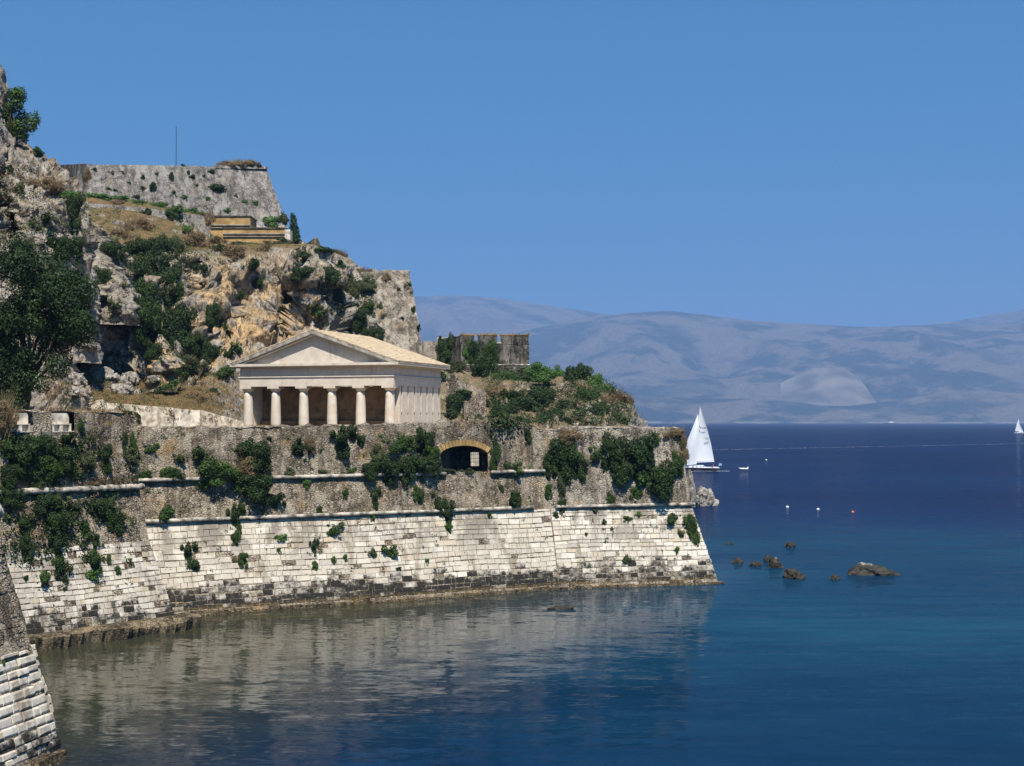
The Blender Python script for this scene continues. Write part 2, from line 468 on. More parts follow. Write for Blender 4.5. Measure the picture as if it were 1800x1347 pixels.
# ================================================================== THE SETTING
# ------------------------------------------------------------------ sea
def m_sea():
    t = NT('sea water', 0.04, 0.45)
    t.b.inputs['IOR'].default_value = 1.33
    s = t.xyz()
    pat = t.noise(0.02, 4, 0.55, t.map((0.6, 1.6, 1)))
    pat2 = t.noise(0.006, 3, 0.5, t.map((0.4, 1.5, 1)))
    navy = t.mix(t.step(pat2, 0.4, 0.62), (0.001, 0.009, 0.042), (0.002, 0.015, 0.058))
    teal = t.mix(t.step(pat, 0.42, 0.62), (0.004, 0.028, 0.060), (0.007, 0.046, 0.080))
    # shallow shelf round the point and the reef, deep water outside it
    dx = t.math('SUBTRACT', s[0], 26.0)
    dy = t.math('SUBTRACT', s[1], 112.0)
    d = t.math('SQRT', t.math('ADD', t.math('MULTIPLY', t.math('MULTIPLY', dx, dx), 0.7), t.math('MULTIPLY', dy, dy)))
    d = t.math('ADD', d, t.math('MULTIPLY', t.math('SUBTRACT', pat, 0.5), 60.0))
    c = t.mix(t.step(d, 28.0, 95.0), teal, navy)
    # green harbour corner under the long wall
    hx = t.math('ADD', s[0], t.math('MULTIPLY', t.math('SUBTRACT', s[1], 110.0), -0.35))
    hx = t.math('ADD', hx, t.math('MULTIPLY', t.math('SUBTRACT', pat, 0.5), 14.0))
    c = t.mix(t.math('MULTIPLY', t.step(hx, 18.0, -8.0), t.step(s[1], 135.0, 108.0)), c, (0.040, 0.040, 0.022))
    calmw = t.math('MULTIPLY', t.step(hx, 20.0, 6.0), t.step(s[1], 140.0, 112.0))
    # ripple shading painted into the water colour as wind streaks
    ripple_shade = t.noise(0.5, 5, 0.7, t.map((0.16, 1.0, 1)))
    c = t.mix(t.math('MULTIPLY', t.step(ripple_shade, 0.40, 0.66), 0.45), c, t.mix(0.55, c, (0.0, 0.004, 0.02)))
    # wave slopes as a normal field (two wave sets, longer along the shore)
    def slope(scale, stretch, amp, det):
        q = t.n('ShaderNodeTexNoise')
        q.inputs['Scale'].default_value = scale
        q.inputs['Detail'].default_value = det
        q.inputs['Roughness'].default_value = 0.6
        t.ln(t.map((stretch, 1, 1)), q.inputs['Vector'])
        a = t.n('ShaderNodeVectorMath', operation='SUBTRACT')
        t.ln(q.outputs['Color'], a.inputs[0])
        a.inputs[1].default_value = (0.5, 0.5, 0.5)
        b = t.n('ShaderNodeVectorMath', operation='MULTIPLY')
        t.ln(a.outputs[0], b.inputs[0])
        b.inputs[1].default_value = (amp * 0.6, amp, 0)
        return b.outputs[0]
    calm = t.math('ADD', t.math('MULTIPLY', t.step(s[1], 100.0, 420.0), 2.0), 0.85)
    v = t.n('ShaderNodeVectorMath', operation='ADD')
    t.ln(slope(0.8, 0.36, 0.19, 3), v.inputs[0])
    t.ln(slope(3.4, 0.40, 0.17, 2), v.inputs[1])
    sc = t.n('ShaderNodeVectorMath', operation='SCALE')
    t.ln(v.outputs[0], sc.inputs[0])
    t.ln(calm, sc.inputs['Scale'])
    u = t.n('ShaderNodeVectorMath', operation='ADD')
    t.ln(sc.outputs[0], u.inputs[0])
    u.inputs[1].default_value = (0, 0, 1)
    w = t.n('ShaderNodeVectorMath', operation='NORMALIZE')
    t.ln(u.outputs[0], w.inputs[0])
    # water body colour under a mirror skin; wind-ruffled open water mirrors less of the low sky than the sheltered corner
    t.t.nodes.remove(t.b)
    df = t.n('ShaderNodeBsdfDiffuse'); t.ln(c, df.inputs['Color'])
    gl = t.n('ShaderNodeBsdfGlossy'); gl.inputs['Roughness'].default_value = 0.05; gl.inputs['Color'].default_value = (1, 1, 1, 1)
    t.ln(w.outputs[0], gl.inputs['Normal'])
    fr = t.n('ShaderNodeFresnel'); fr.inputs['IOR'].default_value = 1.33; t.ln(w.outputs[0], fr.inputs['Normal'])
    cap = t.math('ADD', t.math('MULTIPLY', calmw, 0.23), 0.15)
    k = t.math('ADD', t.math('MULTIPLY', calmw, 0.54), 0.21)
    fac = t.math('MINIMUM', t.math('MULTIPLY', fr.outputs[0], k), cap)
    ms = t.n('ShaderNodeMixShader')
    t.ln(fac, ms.inputs[0]); t.ln(df.outputs[0], ms.inputs[1]); t.ln(gl.outputs[0], ms.inputs[2])
    t.ln(ms.outputs[0], t.t.nodes['Material Output'].inputs['Surface'])
    return t.m
sea = obj('sea', mesh('sea', [(-26000, -2500, 0), (26000, -2500, 0), (26000, 21000, 0), (-26000, 21000, 0)], [(0, 1, 2, 3)], m_sea()))
tag(sea, kind='structure')

# ------------------------------------------------------------------ far mountains across the strait
def m_mount():
    t = NT('far mountain scrub and rock', 0.95, 0.05)
    n = t.noise(0.0022, 7, 0.62)
    n2 = t.noise(0.0007, 5, 0.6)
    c = t.mix(t.step(n, 0.44, 0.56), (0.022, 0.032, 0.018), (0.19, 0.15, 0.10))
    c = t.mix(t.math('MULTIPLY', t.step(n2, 0.5, 0.62), 0.7), c, (0.20, 0.16, 0.11))
    c = t.mix(t.step(t.noise(0.006, 4, 0.7), 0.66, 0.74), c, (0.42, 0.36, 0.28))
    z = t.xyz()[2]
    t.bump(t.math('ADD', t.noise(0.0035, 6, 0.65), t.math('MULTIPLY', t.noise(0.012, 5, 0.7), 0.4)), 260.0, 0.9)
    c = t.mix(t.math('MULTIPLY', t.step(z, 16.0, 9.0), t.step(t.noise(0.004, 3), .5, .6)), c, (0.26, 0.23, 0.18))
    return t.out(c)
M['mount'] = m_mount()
M['bare'] = plain('bare pale hill', (0.18, 0.15, 0.11), 0.95, 0.05, 0.35, 0.004)
def mountain(name, sky_pts, D, depth, seed, amp, mat='mount'):
    """range whose crest stands at distance D and whose foot reaches D - depth"""
    xs = np.array([q[0] for q in sky_pts], float)
    vs = np.array([q[1] for q in sky_pts], float)
    nc, nr = 560, 130
    xx = np.linspace(xs[0], xs[-1], nc)
    vv = np.interp(xx, xs, vs)
    k = np.ones(9) / 9
    vv = np.convolve(np.pad(vv, 4, mode='edge'), k, 'valid')
    X = (xx - 900) / F * D
    Zc = HC + (VH - vv) / F * D
    t = np.linspace(-0.08, 2.0, nr)[:, None]          # 1 = crest, 2 = far foot
    Y = D - depth + depth * t
    g = np.where(t <= 1, np.clip(t, 0, 1) ** 1.15, np.clip(2 - t, 0, 1))
    Xg = np.broadcast_to(X, (nr, nc)) * np.where(t <= 1, 1 - 0.25 * (1 - t) * depth / D, 1.0)
    Yg = np.broadcast_to(Y, (nr, nc))
    p = np.stack([Xg / 2600.0, Yg / 3800.0, np.full((nr, nc), seed * 3.1)], -1)
    ridge = 1 - 2 * np.abs(fbm(p, 5, seed))
    nz = fbm(p * 2.7, 5, seed + 9)
    env = np.clip(np.sin(np.clip(t, 0, 1) * math.pi), 0, 1)
    Zg = Zc[None, :] * (g + amp * env * (ridge - 0.35) * 0.9 + amp * 0.45 * env * nz + amp * 0.22 * env * (1 - 2 * np.abs(fbm(p * 6.5, 4, seed + 21))))
    Zg = Zg + Zc[None, :] * 0.03 * fbm(p * 5, 4, seed + 5) * np.clip(g, 0, 1)
    Zg = np.where(t < 0, -6.0, Zg)
    v = np.stack([Xg, Yg, Zg], -1).reshape(-1, 3)
    o = obj(name, mesh(name, v, grid_faces(nr, nc), M[mat], True))
    tag(o, kind='structure')
    return o
mountain('mountain_range', [(-600, 560), (200, 540), (600, 527), (760, 521), (860, 522), (960, 536), (1080, 552), (1200, 575), (1400, 600), (1700, 560), (1800, 542), (1900, 530), (2300, 540), (2900, 600)], 15800, 4600, 1, 0.28)
mountain('mountain_range', [(-600, 700), (400, 660), (800, 610), (950, 575), (1040, 553), (1100, 549), (1180, 547), (1250, 556), (1340, 566), (1450, 571), (1600, 574), (1700, 574), (1800, 566), (2000, 560), (2900, 610)], 12900, 3300, 2, 0.34)
mountain('hill', [(1420, 742), (1480, 712), (1540, 676), (1580, 652), (1620, 630), (1680, 622), (1740, 630), (1800, 640), (1900, 625), (2200, 640), (2900, 700)], 11000, 1500, 3, 0.3)
mountain('hill', [(1270, 743), (1310, 704), (1350, 684), (1395, 662), (1430, 647), (1480, 645), (1512, 664), (1540, 690), (1580, 743)], 10400, 900, 4, 0.05, 'bare')
mountain('shore_hills', [(-600, 715), (600, 700), (1000, 698), (1100, 694), (1160, 697), (1230, 702), (1320, 700), (1400, 708), (1480, 716), (1560, 706), (1640, 694), (1720, 686), (1800, 692), (2000, 690), (2900, 715)], 9700, 620, 5, 0.22)

# ------------------------------------------------------------------ fortress walls
def ring(poly, off):
    """polyline moved inward (to the left of travel) by off, mitred at its corners"""
    poly = [np.array(q[:2], float) for q in poly]
    d = [(b - a) / np.linalg.norm(b - a) for a, b in zip(poly, poly[1:])]
    nin = [np.array((-q[1], q[0])) for q in d]
    out = []
    for i, p in enumerate(poly):
        if i == 0: out.append(p + nin[0] * off)
        elif i == len(poly) - 1: out.append(p + nin[-1] * off)
        else:
            A = np.array([nin[i - 1], nin[i]])
            out.append(p + np.linalg.solve(A, np.array([off, off])))
    return out
def inset(z, z1=6.3, z2=9.05, b=(0.28, 0.14, 0.04)):
    z = max(z, -2.0)
    o = b[0] * min(z, z1)
    if z > z1: o += b[1] * (min(z, z2) - z1)
    if z > z2: o += b[2] * (z - z2)
    return o
def wall_pt(poly, k, s, z, ins):
    r = ring(poly, ins(z))
    q = r[k] * (1 - s) + r[k + 1] * s
    return np.array((q[0], q[1], z))
def face_block(poly, k, ins, s0, s1, zlo, zhi, res=0.16, amp=0.07, zamp=6.3, seed=0):
    """grid over part of one wall face; zlo, zhi may depend on s; rubble relief above zamp"""
    ra, rb = ring(poly, 0)[k], ring(poly, 0)[k + 1]
    L = np.linalg.norm(rb - ra)
    d = (rb - ra) / L
    nrm = np.array((d[1], -d[0]))
    nc = max(2, int((s1 - s0) * L / res) + 1)
    f0 = zlo if callable(zlo) else (lambda s: zlo)
    f1 = zhi if callable(zhi) else (lambda s: zhi)
    hh = max(f1(s0 + (s1 - s0) * q) - f0(s0 + (s1 - s0) * q) for q in (0, .25, .5, .75, 1))
    nr = max(2, int(hh / res) + 1)
    zs = np.linspace(-2.0, 16.0, 361)
    tab = np.array([ring(poly, ins(z))[k] for z in zs]), np.array([ring(poly, ins(z))[k + 1] for z in zs])
    S = np.linspace(s0, s1, nc)
    V = np.zeros((nr, nc, 3))
    for j, s in enumerate(S):
        z = np.linspace(f0(s), f1(s), nr)
        for ax in (0, 1):
            a = np.interp(z, zs, tab[0][:, ax])
            b = np.interp(z, zs, tab[1][:, ax])
            V[:, j, ax] = a * (1 - s) + b * s
        V[:, j, 2] = z
    w = np.clip((V[..., 2] - zamp) / 0.3, 0, 1) * np.clip(np.minimum(S, 1 - S)[None, :] * L / 0.25, 0, 1)
    p = V * np.array((1.0, 1.0, 1.5))
    dz = (facet(p * 2.6, seed, 0.5) * 0.6 + facet(p * 0.7, seed + 20, 0.5) * 1.1 + fbm(p * 0.35, 3, seed + 3) * 1.6) * amp * w
    V[..., 0] += nrm[0] * dz
    V[..., 1] += nrm[1] * dz
    return V.reshape(-1, 3), grid_faces(nr, nc)
class Acc:
    def __init__(s): s.v, s.f, s.n = [], [], 0
    def add(s, v, f):
        s.v.append(np.asarray(v, float).reshape(-1, 3)); s.f.append(np.asarray(f) + s.n); s.n += len(s.v[-1])
    def get(s): return np.concatenate(s.v), np.concatenate(s.f)
def wall_cap(poly, k, ins, ztop, s0=0, s1=1, th=1.1, zb=8.0, n=80):
    """uneven top of a parapet and its inner face"""
    S = np.linspace(s0, s1, n)
    V = []
    for s in S:
        z = ztop(s)
        a = wall_pt(poly, k, s, z, ins)
        r = ring(poly, ins(z) + th)
        b = r[k] * (1 - s) + r[k + 1] * s
        j = 0.05 * math.sin(s * 171) + 0.04 * math.sin(s * 397 + 1)
        V += [a, np.array((a[0] * .5 + b[0] * .5, a[1] * .5 + b[1] * .5, z + 0.10 + j)), np.array((b[0], b[1], z + j * 0.5)), np.array((b[0], b[1], zb))]
    V = np.array(V)
    return V, grid_faces(n, 4)
def cordon(parent, poly, k, ins, z, s0, s1, rad=0.145, name='cordon'):
    n = max(6, int((s1 - s0) * 60))
    mb = MB()
    rr = random.Random(int(z * 10) + k)
    pts, rad_l = [], []
    for s in np.linspace(s0, s1, n):
        q = ring(poly, ins(z) - 0.20)
        q = q[k] * (1 - s) + q[k + 1] * s
        pts.append((q[0], q[1], z + rr.uniform(-.015, .015)))
        rad_l.append(rad * rr.uniform(0.88, 1.08))
    mb.tube(pts, rad_l, 9)
    return mb.build(name, M['cordon'], parent, True)

# unit stone meshes: face towards -Y, width X, height Z, slightly dressed edges
def stone_mesh(i, pillow=False, mat=None):
    r = random.Random(100 + i + (50 if pillow else 0))
    def j(a): return r.uniform(-a, a)
    v = [(-.5, 1, -.5), (.5, 1, -.5), (.5, 1, .5), (-.5, 1, .5)]
    v += [(-.5 + j(.012), 0.0, -.5 + j(.03)), (.5 + j(.012), 0.0, -.5 + j(.03)), (.5 + j(.012), 0.0, .5 + j(.03)), (-.5 + j(.012), 0.0, .5 + j(.03))]
    a, b = (0.05, 0.2) if pillow else (0.015, 0.04)
    y = -1.0
    v += [(-.5 + a + j(.02), y + j(.2), -.5 + b + j(.03)), (.5 - a + j(.02), y + j(.2), -.5 + b + j(.03)), (.5 - a + j(.02), y + j(.2), .5 - b + j(.03)), (-.5 + a + j(.02), y + j(.2), .5 - b + j(.03))]
    f = [(8, 9, 10, 11)]
    for q in range(4):
        n = (q + 1) % 4
        f += [(q, n, 4 + n, 4 + q), (4 + q, 4 + n, 8 + n, 8 + q)]
    return mesh('stone', v, f, mat)
STONES = [stone_mesh(i, False, M['ashlar']) for i in range(14)]
DARKST = [stone_mesh(i + 20, False, M['rubble']) for i in range(8)]
PILLOWS = [stone_mesh(i, True, M['ashlar_near']) for i in range(10)]
def ashlar(parent, poly, k, ins, z0, z1, s0, s1, hgt=(0.24, 0.46), wid=(0.35, 1.2), proud=0.04, meshes=STONES, limit=300, seed=0, skip=0.025, keep=None, joint=0.028):
    """courses of single stones laid on a battered face"""
    r = random.Random(seed)
    base = ring(poly, 0)
    L = np.linalg.norm(base[k + 1] - base[k])
    d = (base[k + 1] - base[k]) / L
    rec = []
    z = z0
    while z < z1:
        h = min(r.uniform(*hgt), z1 - z + 0.05)
        zm = z + h / 2
        A = wall_pt(poly, k, 0, zm, ins)
        B = wall_pt(poly, k, 1, zm, ins)
        Lr = np.linalg.norm((B - A)[:2])
        up = (wall_pt(poly, k, 0.5, zm + 0.1, ins) - wall_pt(poly, k, 0.5, zm - 0.1, ins))
        dv = Vector((d[0], d[1], 0))
        upv = Vector(up)
        upv = (upv - dv * upv.dot(dv)).normalized()
        inn = upv.cross(dv)
        # travel keeps the fort on its left: inward must point left of d
        if inn.dot(Vector((-d[1], d[0], 0))) < 0: inn = -inn
        x = s0 * Lr + (r.uniform(0, -0.4) if s0 > 0 else 0)
        wob = [r.uniform(0, 6.28) for _ in range(2)]
        while x < s1 * Lr - 0.12:
            w = r.uniform(*wid) * (0.7 if r.random() < .25 else 1)
            if x + w > s1 * Lr - 0.3: w = s1 * Lr - x
            q = A + (B - A) * ((x + w / 2) / Lr)
            if r.random() > skip and (keep is None or keep(q, r)):
                dz = 0.025 * math.sin(x * 0.9 + wob[0]) + 0.015 * math.sin(x * 2.3 + wob[1]) + (0.07 * math.sin(x * 0.42 + z0) + 0.05 * math.sin(x * 0.17)) * min(1, (z - z0) / 1.5) * min(1, (z1 - z) / 1.2)
                rot = r.uniform(-0.012, 0.012)
                dd = (dv * math.cos(rot) + upv * math.sin(rot)).normalized()
                uu = (upv * math.cos(rot) - dv * math.sin(rot)).normalized()
                pr = proud * r.uniform(0.25, 1.25)
                loc = Vector(q) + upv * dz - inn * 0.004
                mw = Matrix(((dd.x, inn.x, uu.x, loc.x), (dd.y, inn.y, uu.y, loc.y), (dd.z, inn.z, uu.z, loc.z), (0, 0, 0, 1)))
                mw = mw @ Matrix.Diagonal((w - joint * r.uniform(.7, 1.6), pr, h - joint * r.uniform(.6, 1.4), 1))
                hx, hv = px(q)
                seen = w * h / q[1] ** 2 if (-30 < hx < 1830 and hv < 1370) else 0
                rec.append((seen, mw, r.choice(meshes)))
            x += w
        z += h
    rec.sort(key=lambda q: -q[0])
    for sn, mw, me in rec[:limit]:
        if sn <= 0: continue
        o = bpy.data.objects.new('stone', me)
        link(o, parent)
        o.matrix_basis = mw
    rest = [q for q in rec[limit:] if q[0] > 0]
    return rest
def rest_stones(parent, rest, mat):
    """the stones past the three hundred largest, joined"""
    if not rest: return
    mb = MB()
    for sn, mw, me in rest:
        mb.add([mw @ v.co for v in me.vertices], [tuple(p.vertices) for p in me.polygons])
    o = mb.build('small_stones', mat, parent)
    o['kind'] = 'stuff'

# plan (all waterlines read off the photograph)
PF1 = G(113, 1335)[:2]
PF = [PF1 + np.array((-0.9, -4.5)) * 6, PF1, PF1 + np.array((-0.36, 0.93)) * 14]
PA1 = np.array((-20.9, 89.3)); dA = np.array((0.62, 0.785)); dA /= np.linalg.norm(dA)
PA = [PA1 - dA * 15, PA1, PA1 + np.array((-0.5, 0.87)) * 8]
PB1 = np.array((3.72, 110.2)); dB = np.array((0.857, 0.515)); dB /= np.linalg.norm(dB)
PC1 = G(1264, 1026)[:2]
PBC = [PB1 - dB * 42, PB1, PC1, PC1 + np.array((-0.25, 0.97)) * 34]

insA = lambda z: inset(z, 5.6, 8.9, (0.29, 0.16, 0.03))
insB = lambda z: inset(z, 6.3, 9.05, (0.28, 0.14, 0.04))
insC = lambda z: inset(z, 6.3, 9.3, (0.28, 0.12, 0.05))
insF = lambda z: inset(z, 9.5, 10.5, (0.275, 0.1, 0.02))

def s_of(poly, k, ins, x, z):
    """share s along face k whose point at height z is seen in photo column x"""
    r = ring(poly, ins(z))
    a, b = r[k], r[k + 1]
    t = (x - 900) / F
    return (t * a[1] - a[0]) / ((b[0] - a[0]) - t * (b[1] - a[1]))

# -- long curtain wall (B)
topB_x = [150, 250, 430, 640, 700, 760, 830, 870, 900, 930, 958, 968, 985, 1000]
topB_v = [752, 752, 752, 748, 746, 743, 740, 739, 741, 747, 757, 758, 756, 753]
def topB(s):
    q = wall_pt(PBC, 0, s, 12.6, insB)
    x = px(q)[0]
    v = np.interp(x, topB_x, topB_v)
    return HC - (v - VH) / F * q[1] + 0.05 * math.sin(x * 0.13) + 0.03 * math.sin(x * 0.37)
wallB = thing('fortress_wall', (PB1[0], PB1[1], 0), 'long battered sea wall of pale ashlar and grey rubble below the temple', 'wall')
sa = s_of(PBC, 0, insB, 773, 10.4)
sb = s_of(PBC, 0, insB, 857, 10.4)
LB = 42.0
ZA0, ZSP, ZCR = 9.15, 10.55, 11.40
def arch_z(s):
    q = (s - (sa + sb) / 2) / ((sb - sa) / 2)
    return ZSP + (ZCR - ZSP) * math.sqrt(max(0.0, 1 - q * q * 0.92)) - (ZCR - ZSP) * math.sqrt(0.08) * 0.98 + 0.0
acc = Acc()
acc.add(*face_block(PBC, 0, insB, 0, sa, -1.5, topB, seed=1))
acc.add(*face_block(PBC, 0, insB, sb, 1, -1.5, topB, seed=1))
acc.add(*face_block(PBC, 0, insB, sa, sb, -1.5, ZA0, seed=1))
acc.add(*face_block(PBC, 0, insB, sa, sb, arch_z, topB, seed=1))
for q0, q1, zb_ in ((0, sa - .002, 8.0), (sa - .002, sb + .002, 11.6), (sb + .002, 1, 8.0)):
    acc.add(*wall_cap(PBC, 0, insB, topB, q0, q1, zb=zb_))
v, f = acc.get()
obj('masonry', mesh('masonry', v, f, M['rubble']), wallB)
solid(v, f)
cordon(wallB, PBC, 0, insB, 6.3, 0.15, 0.962, name='cordon')
cordon(wallB, PBC, 0, insB, 9.05, 0.13, sa + 0.01, name='cordon')
cordon(wallB, PBC, 0, insB, 9.10, sb + 0.005, 0.99, name='cordon')
rest = ashlar(wallB, PBC, 0, insB, 0.35, 6.08, 0.19, 0.998, seed=3)
rest_stones(wallB, rest, M['ashlar'])
# footing course at the waterline
def footing(parent, poly, k, s0, s1, seed, out=(0.15, 0.45), top=0.28):
    r = random.Random(seed)
    base = ring(poly, 0)
    a, b = base[k], base[k + 1]
    L = np.linalg.norm(b - a)
    d = (b - a) / L
    nrm = np.array((d[1], -d[0]))
    mb = MB()
    x = s0 * L
    while x < s1 * L:
        w = r.uniform(0.5, 1.6)
        o = r.uniform(*out)
        t = top * r.uniform(0.45, 1.25)
        p = a + d * x; q = a + d * min(x + w - 0.04, s1 * L)
        i = -nrm * 0.3
        pts = [(p + i), (q + i), (q + nrm * o), (p + nrm * (o + r.uniform(-.08, .08)))]
        mb.prism([(c[0], c[1], -1.0) for c in pts], (0, 0, 1.0 + t))
        x += w
    mb.build('footing', M['footing'], parent)
footing(wallB, PBC, 0, 0.24, 0.995, 5)
# arch ring of ochre brick, splayed vault, back wall with its small lit opening
tun = Vector((0.03, 1.0, 0)).normalized()      # the gun passage runs straight inland, not square to the wall
def tp(s, z, dep=0.0):
    return Vector(wall_pt(PBC, 0, s, z, insB)) + tun * dep
dBv = Vector((dB[0], dB[1], 0)); inB = Vector((-dB[1], dB[0], 0))
def bp(s, z, dep=0.0):
    q = wall_pt(PBC, 0, s, z, insB)
    return Vector(q) + inB * dep
nv = 15
for i in range(nv):
    s0_, s1_ = sa + (sb - sa) * i / nv, sa + (sb - sa) * (i + 0.93) / nv
    a0, a1 = bp(s0_, arch_z(s0_), -0.06), bp(s1_, arch_z(s1_), -0.06)
    t = (a1 - a0).normalized()
    up = t.cross(inB); up = -up if up.z < 0 else up
    MB().prism([a0, a1, a1 + up * 0.42, a0 + up * 0.42], inB * 0.5).build('voussoir', M['ochre_plaster'], wallB)
nn = 14
vs_, fs_ = [], []
DEP = 4.2
for dep, sh, zf in ((0.0, 1.0, 1.0), (DEP, 0.62, 0.90)):
    mid = (sa + sb) / 2
    sec = [(mid + (sa - mid) * sh, ZA0)]
    for i in range(nn + 1):
        s = sa + (sb - sa) * i / nn
        sec.append((mid + (s - mid) * sh, ZA0 + (arch_z(s) - ZA0) * zf))
    sec.append((mid + (sb - mid) * sh, ZA0))
    vs_ += [tp(s, z, dep) for s, z in sec]
n1 = nn + 3
fs_ = [(i, i + 1, n1 + i + 1, n1 + i) for i in range(n1 - 1)] + [(n1 - 1, 0, n1, 2 * n1 - 1)]
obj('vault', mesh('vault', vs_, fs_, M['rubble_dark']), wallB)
# back wall pieces around the opening (opening at the right)
mid = (sa + sb) / 2
sl, sr = mid + (sa - mid) * 0.66, mid + (sb - mid) * 0.66
o0, o1 = mid + (sb - mid) * 0.14, mid + (sb - mid) * 0.50
mbk = MB()
for (q0, q1, z0, z1) in ((sl, o0, ZA0 - .1, 11.4), (o1, sr, ZA0 - .1, 11.4), (o0, o1, ZA0 - .1, 9.45), (o0, o1, 10.55, 11.4)):
    mbk.prism([tp(q0, z0, DEP), tp(q1, z0, DEP), tp(q1, z1, DEP), tp(q0, z1, DEP)], tun * 0.4)
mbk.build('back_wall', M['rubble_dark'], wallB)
mbg = MB()
for i in range(4):
    q = o0 + (o1 - o0) * (i + 0.5) / 4
    mbg.prism([tp(q - .0004, 9.45, DEP + .2), tp(q + .0004, 9.45, DEP + .2), tp(q + .0004, 10.55, DEP + .2), tp(q - .0004, 10.55, DEP + .2)], tun * 0.05)
for z in (9.75, 10.05, 10.35):
    mbg.prism([tp(o0, z, DEP + .26), tp(o1, z, DEP + .26), tp(o1, z + .03, DEP + .26), tp(o0, z + .03, DEP + .26)], tun * 0.05)
mbg.build('grille', M['iron'], wallB)
cw = MB().prism([tp(sl - .03, 6.0, 10), tp(sr + .05, 6.0, 10), tp(sr + .05, 12.2, 10), tp(sl - .03, 12.2, 10)], tun * 0.5).build('added_sun_wall', M['white_plaster'])  # wall added behind the passage to catch sun and brighten its opening
tag(cw, 'pale wall added behind the arched gun port to catch the sun', 'wall', kind='thing')

# -- right bastion (C)
topC = lambda s: 12.52 - 0.12 * s + 0.04 * math.sin(s * 41) + 0.03 * math.sin(s * 97) - (0.25 if s < 0.09 else 0)
wallC = thing('bastion_wall', (PC1[0], PC1[1], 0), 'pointed ashlar bastion with battered corner at the right end of the wall', 'wall')
acc = Acc()
for k in (1, 2):
    tp = topC if k == 1 else (lambda s: 12.4)
    acc.add(*face_block(PBC, k, insC, 0, 1, -1.5, tp, seed=31, amp=0.09))
    acc.add(*wall_cap(PBC, k, insC, tp))
v, f = acc.get()
obj('masonry', mesh('masonry', v, f, M['rubble_pale']), wallC)
solid(v, f)
cordon(wallC, PBC, 1, insC, 6.3, 0.03, 1.0, name='cordon')
cordon(wallC, PBC, 2, insC, 6.3, 0.0, 0.6, name='cordon')
rest = ashlar(wallC, PBC, 1, insC, 0.35, 6.08, 0.0, 1.0, seed=9)
rest_stones(wallC, rest, M['ashlar'])
footing(wallC, PBC, 1, 0.0, 1.03, 8)
ashlar(wallC, PBC, 2, insC, 0.35, 6.08, 0.0, 0.25, seed=10, limit=60)

# -- left bastion (A) with two embrasures
topA = lambda s: 13.55 + 0.03 * math.sin(s * 60)
wallA = thing('bastion_wall', (PA1[0], PA1[1], 0), 'overgrown left bastion with two plastered embrasures above its ashlar foot', 'wall')
acc = Acc()
def sA(x, z=13.0): return s_of(PA, 0, insA, x, z)
eA = [(sA(19), sA(58)), (sA(91), sA(130))]
cuts = [0.0] + [q for e in eA for q in e] + [1.0]
for i in range(len(cuts) - 1):
    hi = 12.36 if i % 2 else topA
    acc.add(*face_block(PA, 0, insA, cuts[i], cuts[i + 1], -1.5, hi, seed=61, amp=0.09, zamp=5.0))
    if i % 2 == 0: acc.add(*wall_cap(PA, 0, insA, topA, cuts[i], cuts[i + 1], th=1.6, n=24))
acc.add(*face_block(PA, 1, insA, 0, 1, -1.5, 13.5, seed=62, res=0.4, zamp=5.0))
acc.add(*wall_cap(PA, 1, insA, lambda s: 13.5))
v, f = acc.get()
obj('masonry', mesh('masonry', v, f, M['rubble']), wallA)
solid(v, f)
dAv = Vector((dA[0], dA[1], 0)); inA = Vector((-dA[1], dA[0], 0))
def ap(s, z, dep=0.0): return Vector(wall_pt(PA, 0, s, z, insA)) + inA * dep
for e0, e1 in eA:
    em = MB()
    em.prism([ap(e0, 12.36), ap(e1, 12.36), ap(e1, 12.36, 1.6), ap(e0, 12.36, 1.6)], (0, 0, 0.06))          # sill
    em.prism([ap(e0, 12.36, .5), ap(e1, 12.36, .5), ap(e1, 13.5, .5), ap(e0, 13.5, .5)], inA * 0.5)           # plastered back
    for q0, q1 in ((0.06, 0.22), (0.48, 0.62), (0.92, 0.99)):
        em.prism([ap(e0 + (e1 - e0) * q0, 12.42, .28), ap(e0 + (e1 - e0) * q1, 12.42, .28), ap(e0 + (e1 - e0) * q1, 12.8, .28), ap(e0 + (e1 - e0) * q0, 12.8, .28)], inA * 0.215)
    em.prism([ap(e0, 12.8, .26), ap(e1, 12.8, .26), ap(e1, 12.86, .26), ap(e0, 12.86, .26)], inA * 0.235)
    em.build('embrasure', M['white_plaster'], wallA)
cordon(wallA, PA, 0, insA, 8.9, 0.05, 1.0, 0.2, name='cordon')
cordon(wallA, PA, 1, insA, 8.9, 0.0, 0.9, 0.2, name='cordon')
rest = ashlar(wallA, PA, 0, insA, 0.8, 5.5, 0.15, 1.0, seed=13, hgt=(0.25, 0.4), wid=(0.35, 0.8), skip=0.05)
rest_stones(wallA, rest, M['ashlar'])
# broken concrete-like footing ledge in front of it
mb = MB()
nA = -inA
x = 0.0
r_ = random.Random(4)
N = 60
vv = []
for i in range(N + 1):
    s = i / N
    p = np.array(PA[0]) * (1 - s) + np.array(PA[1]) * s + dA * (1.2 * s)
    o = 1.0 + 0.25 * math.sin(s * 23) + r_.uniform(-.12, .12)
    t = 0.72 + r_.uniform(-.07, .07) - 0.28 * max(0, math.sin(s * 9 + 1))
    for off, z in ((-0.6, 0.85), (0.35, 0.82), (o, t), (o - 0.05, t - 0.22), (o - 0.55, -1.0)):
        vv.append((p[0] + nA.x * off, p[1] + nA.y * off, z))
ff = [(i * 5 + j, (i + 1) * 5 + j, (i + 1) * 5 + j + 1, i * 5 + j + 1) for i in range(N) for j in range(4)]
ff += [tuple(N * 5 + j for j in range(5))]
obj('footing', mesh('footing', vv, ff, M['footing']), wallA)

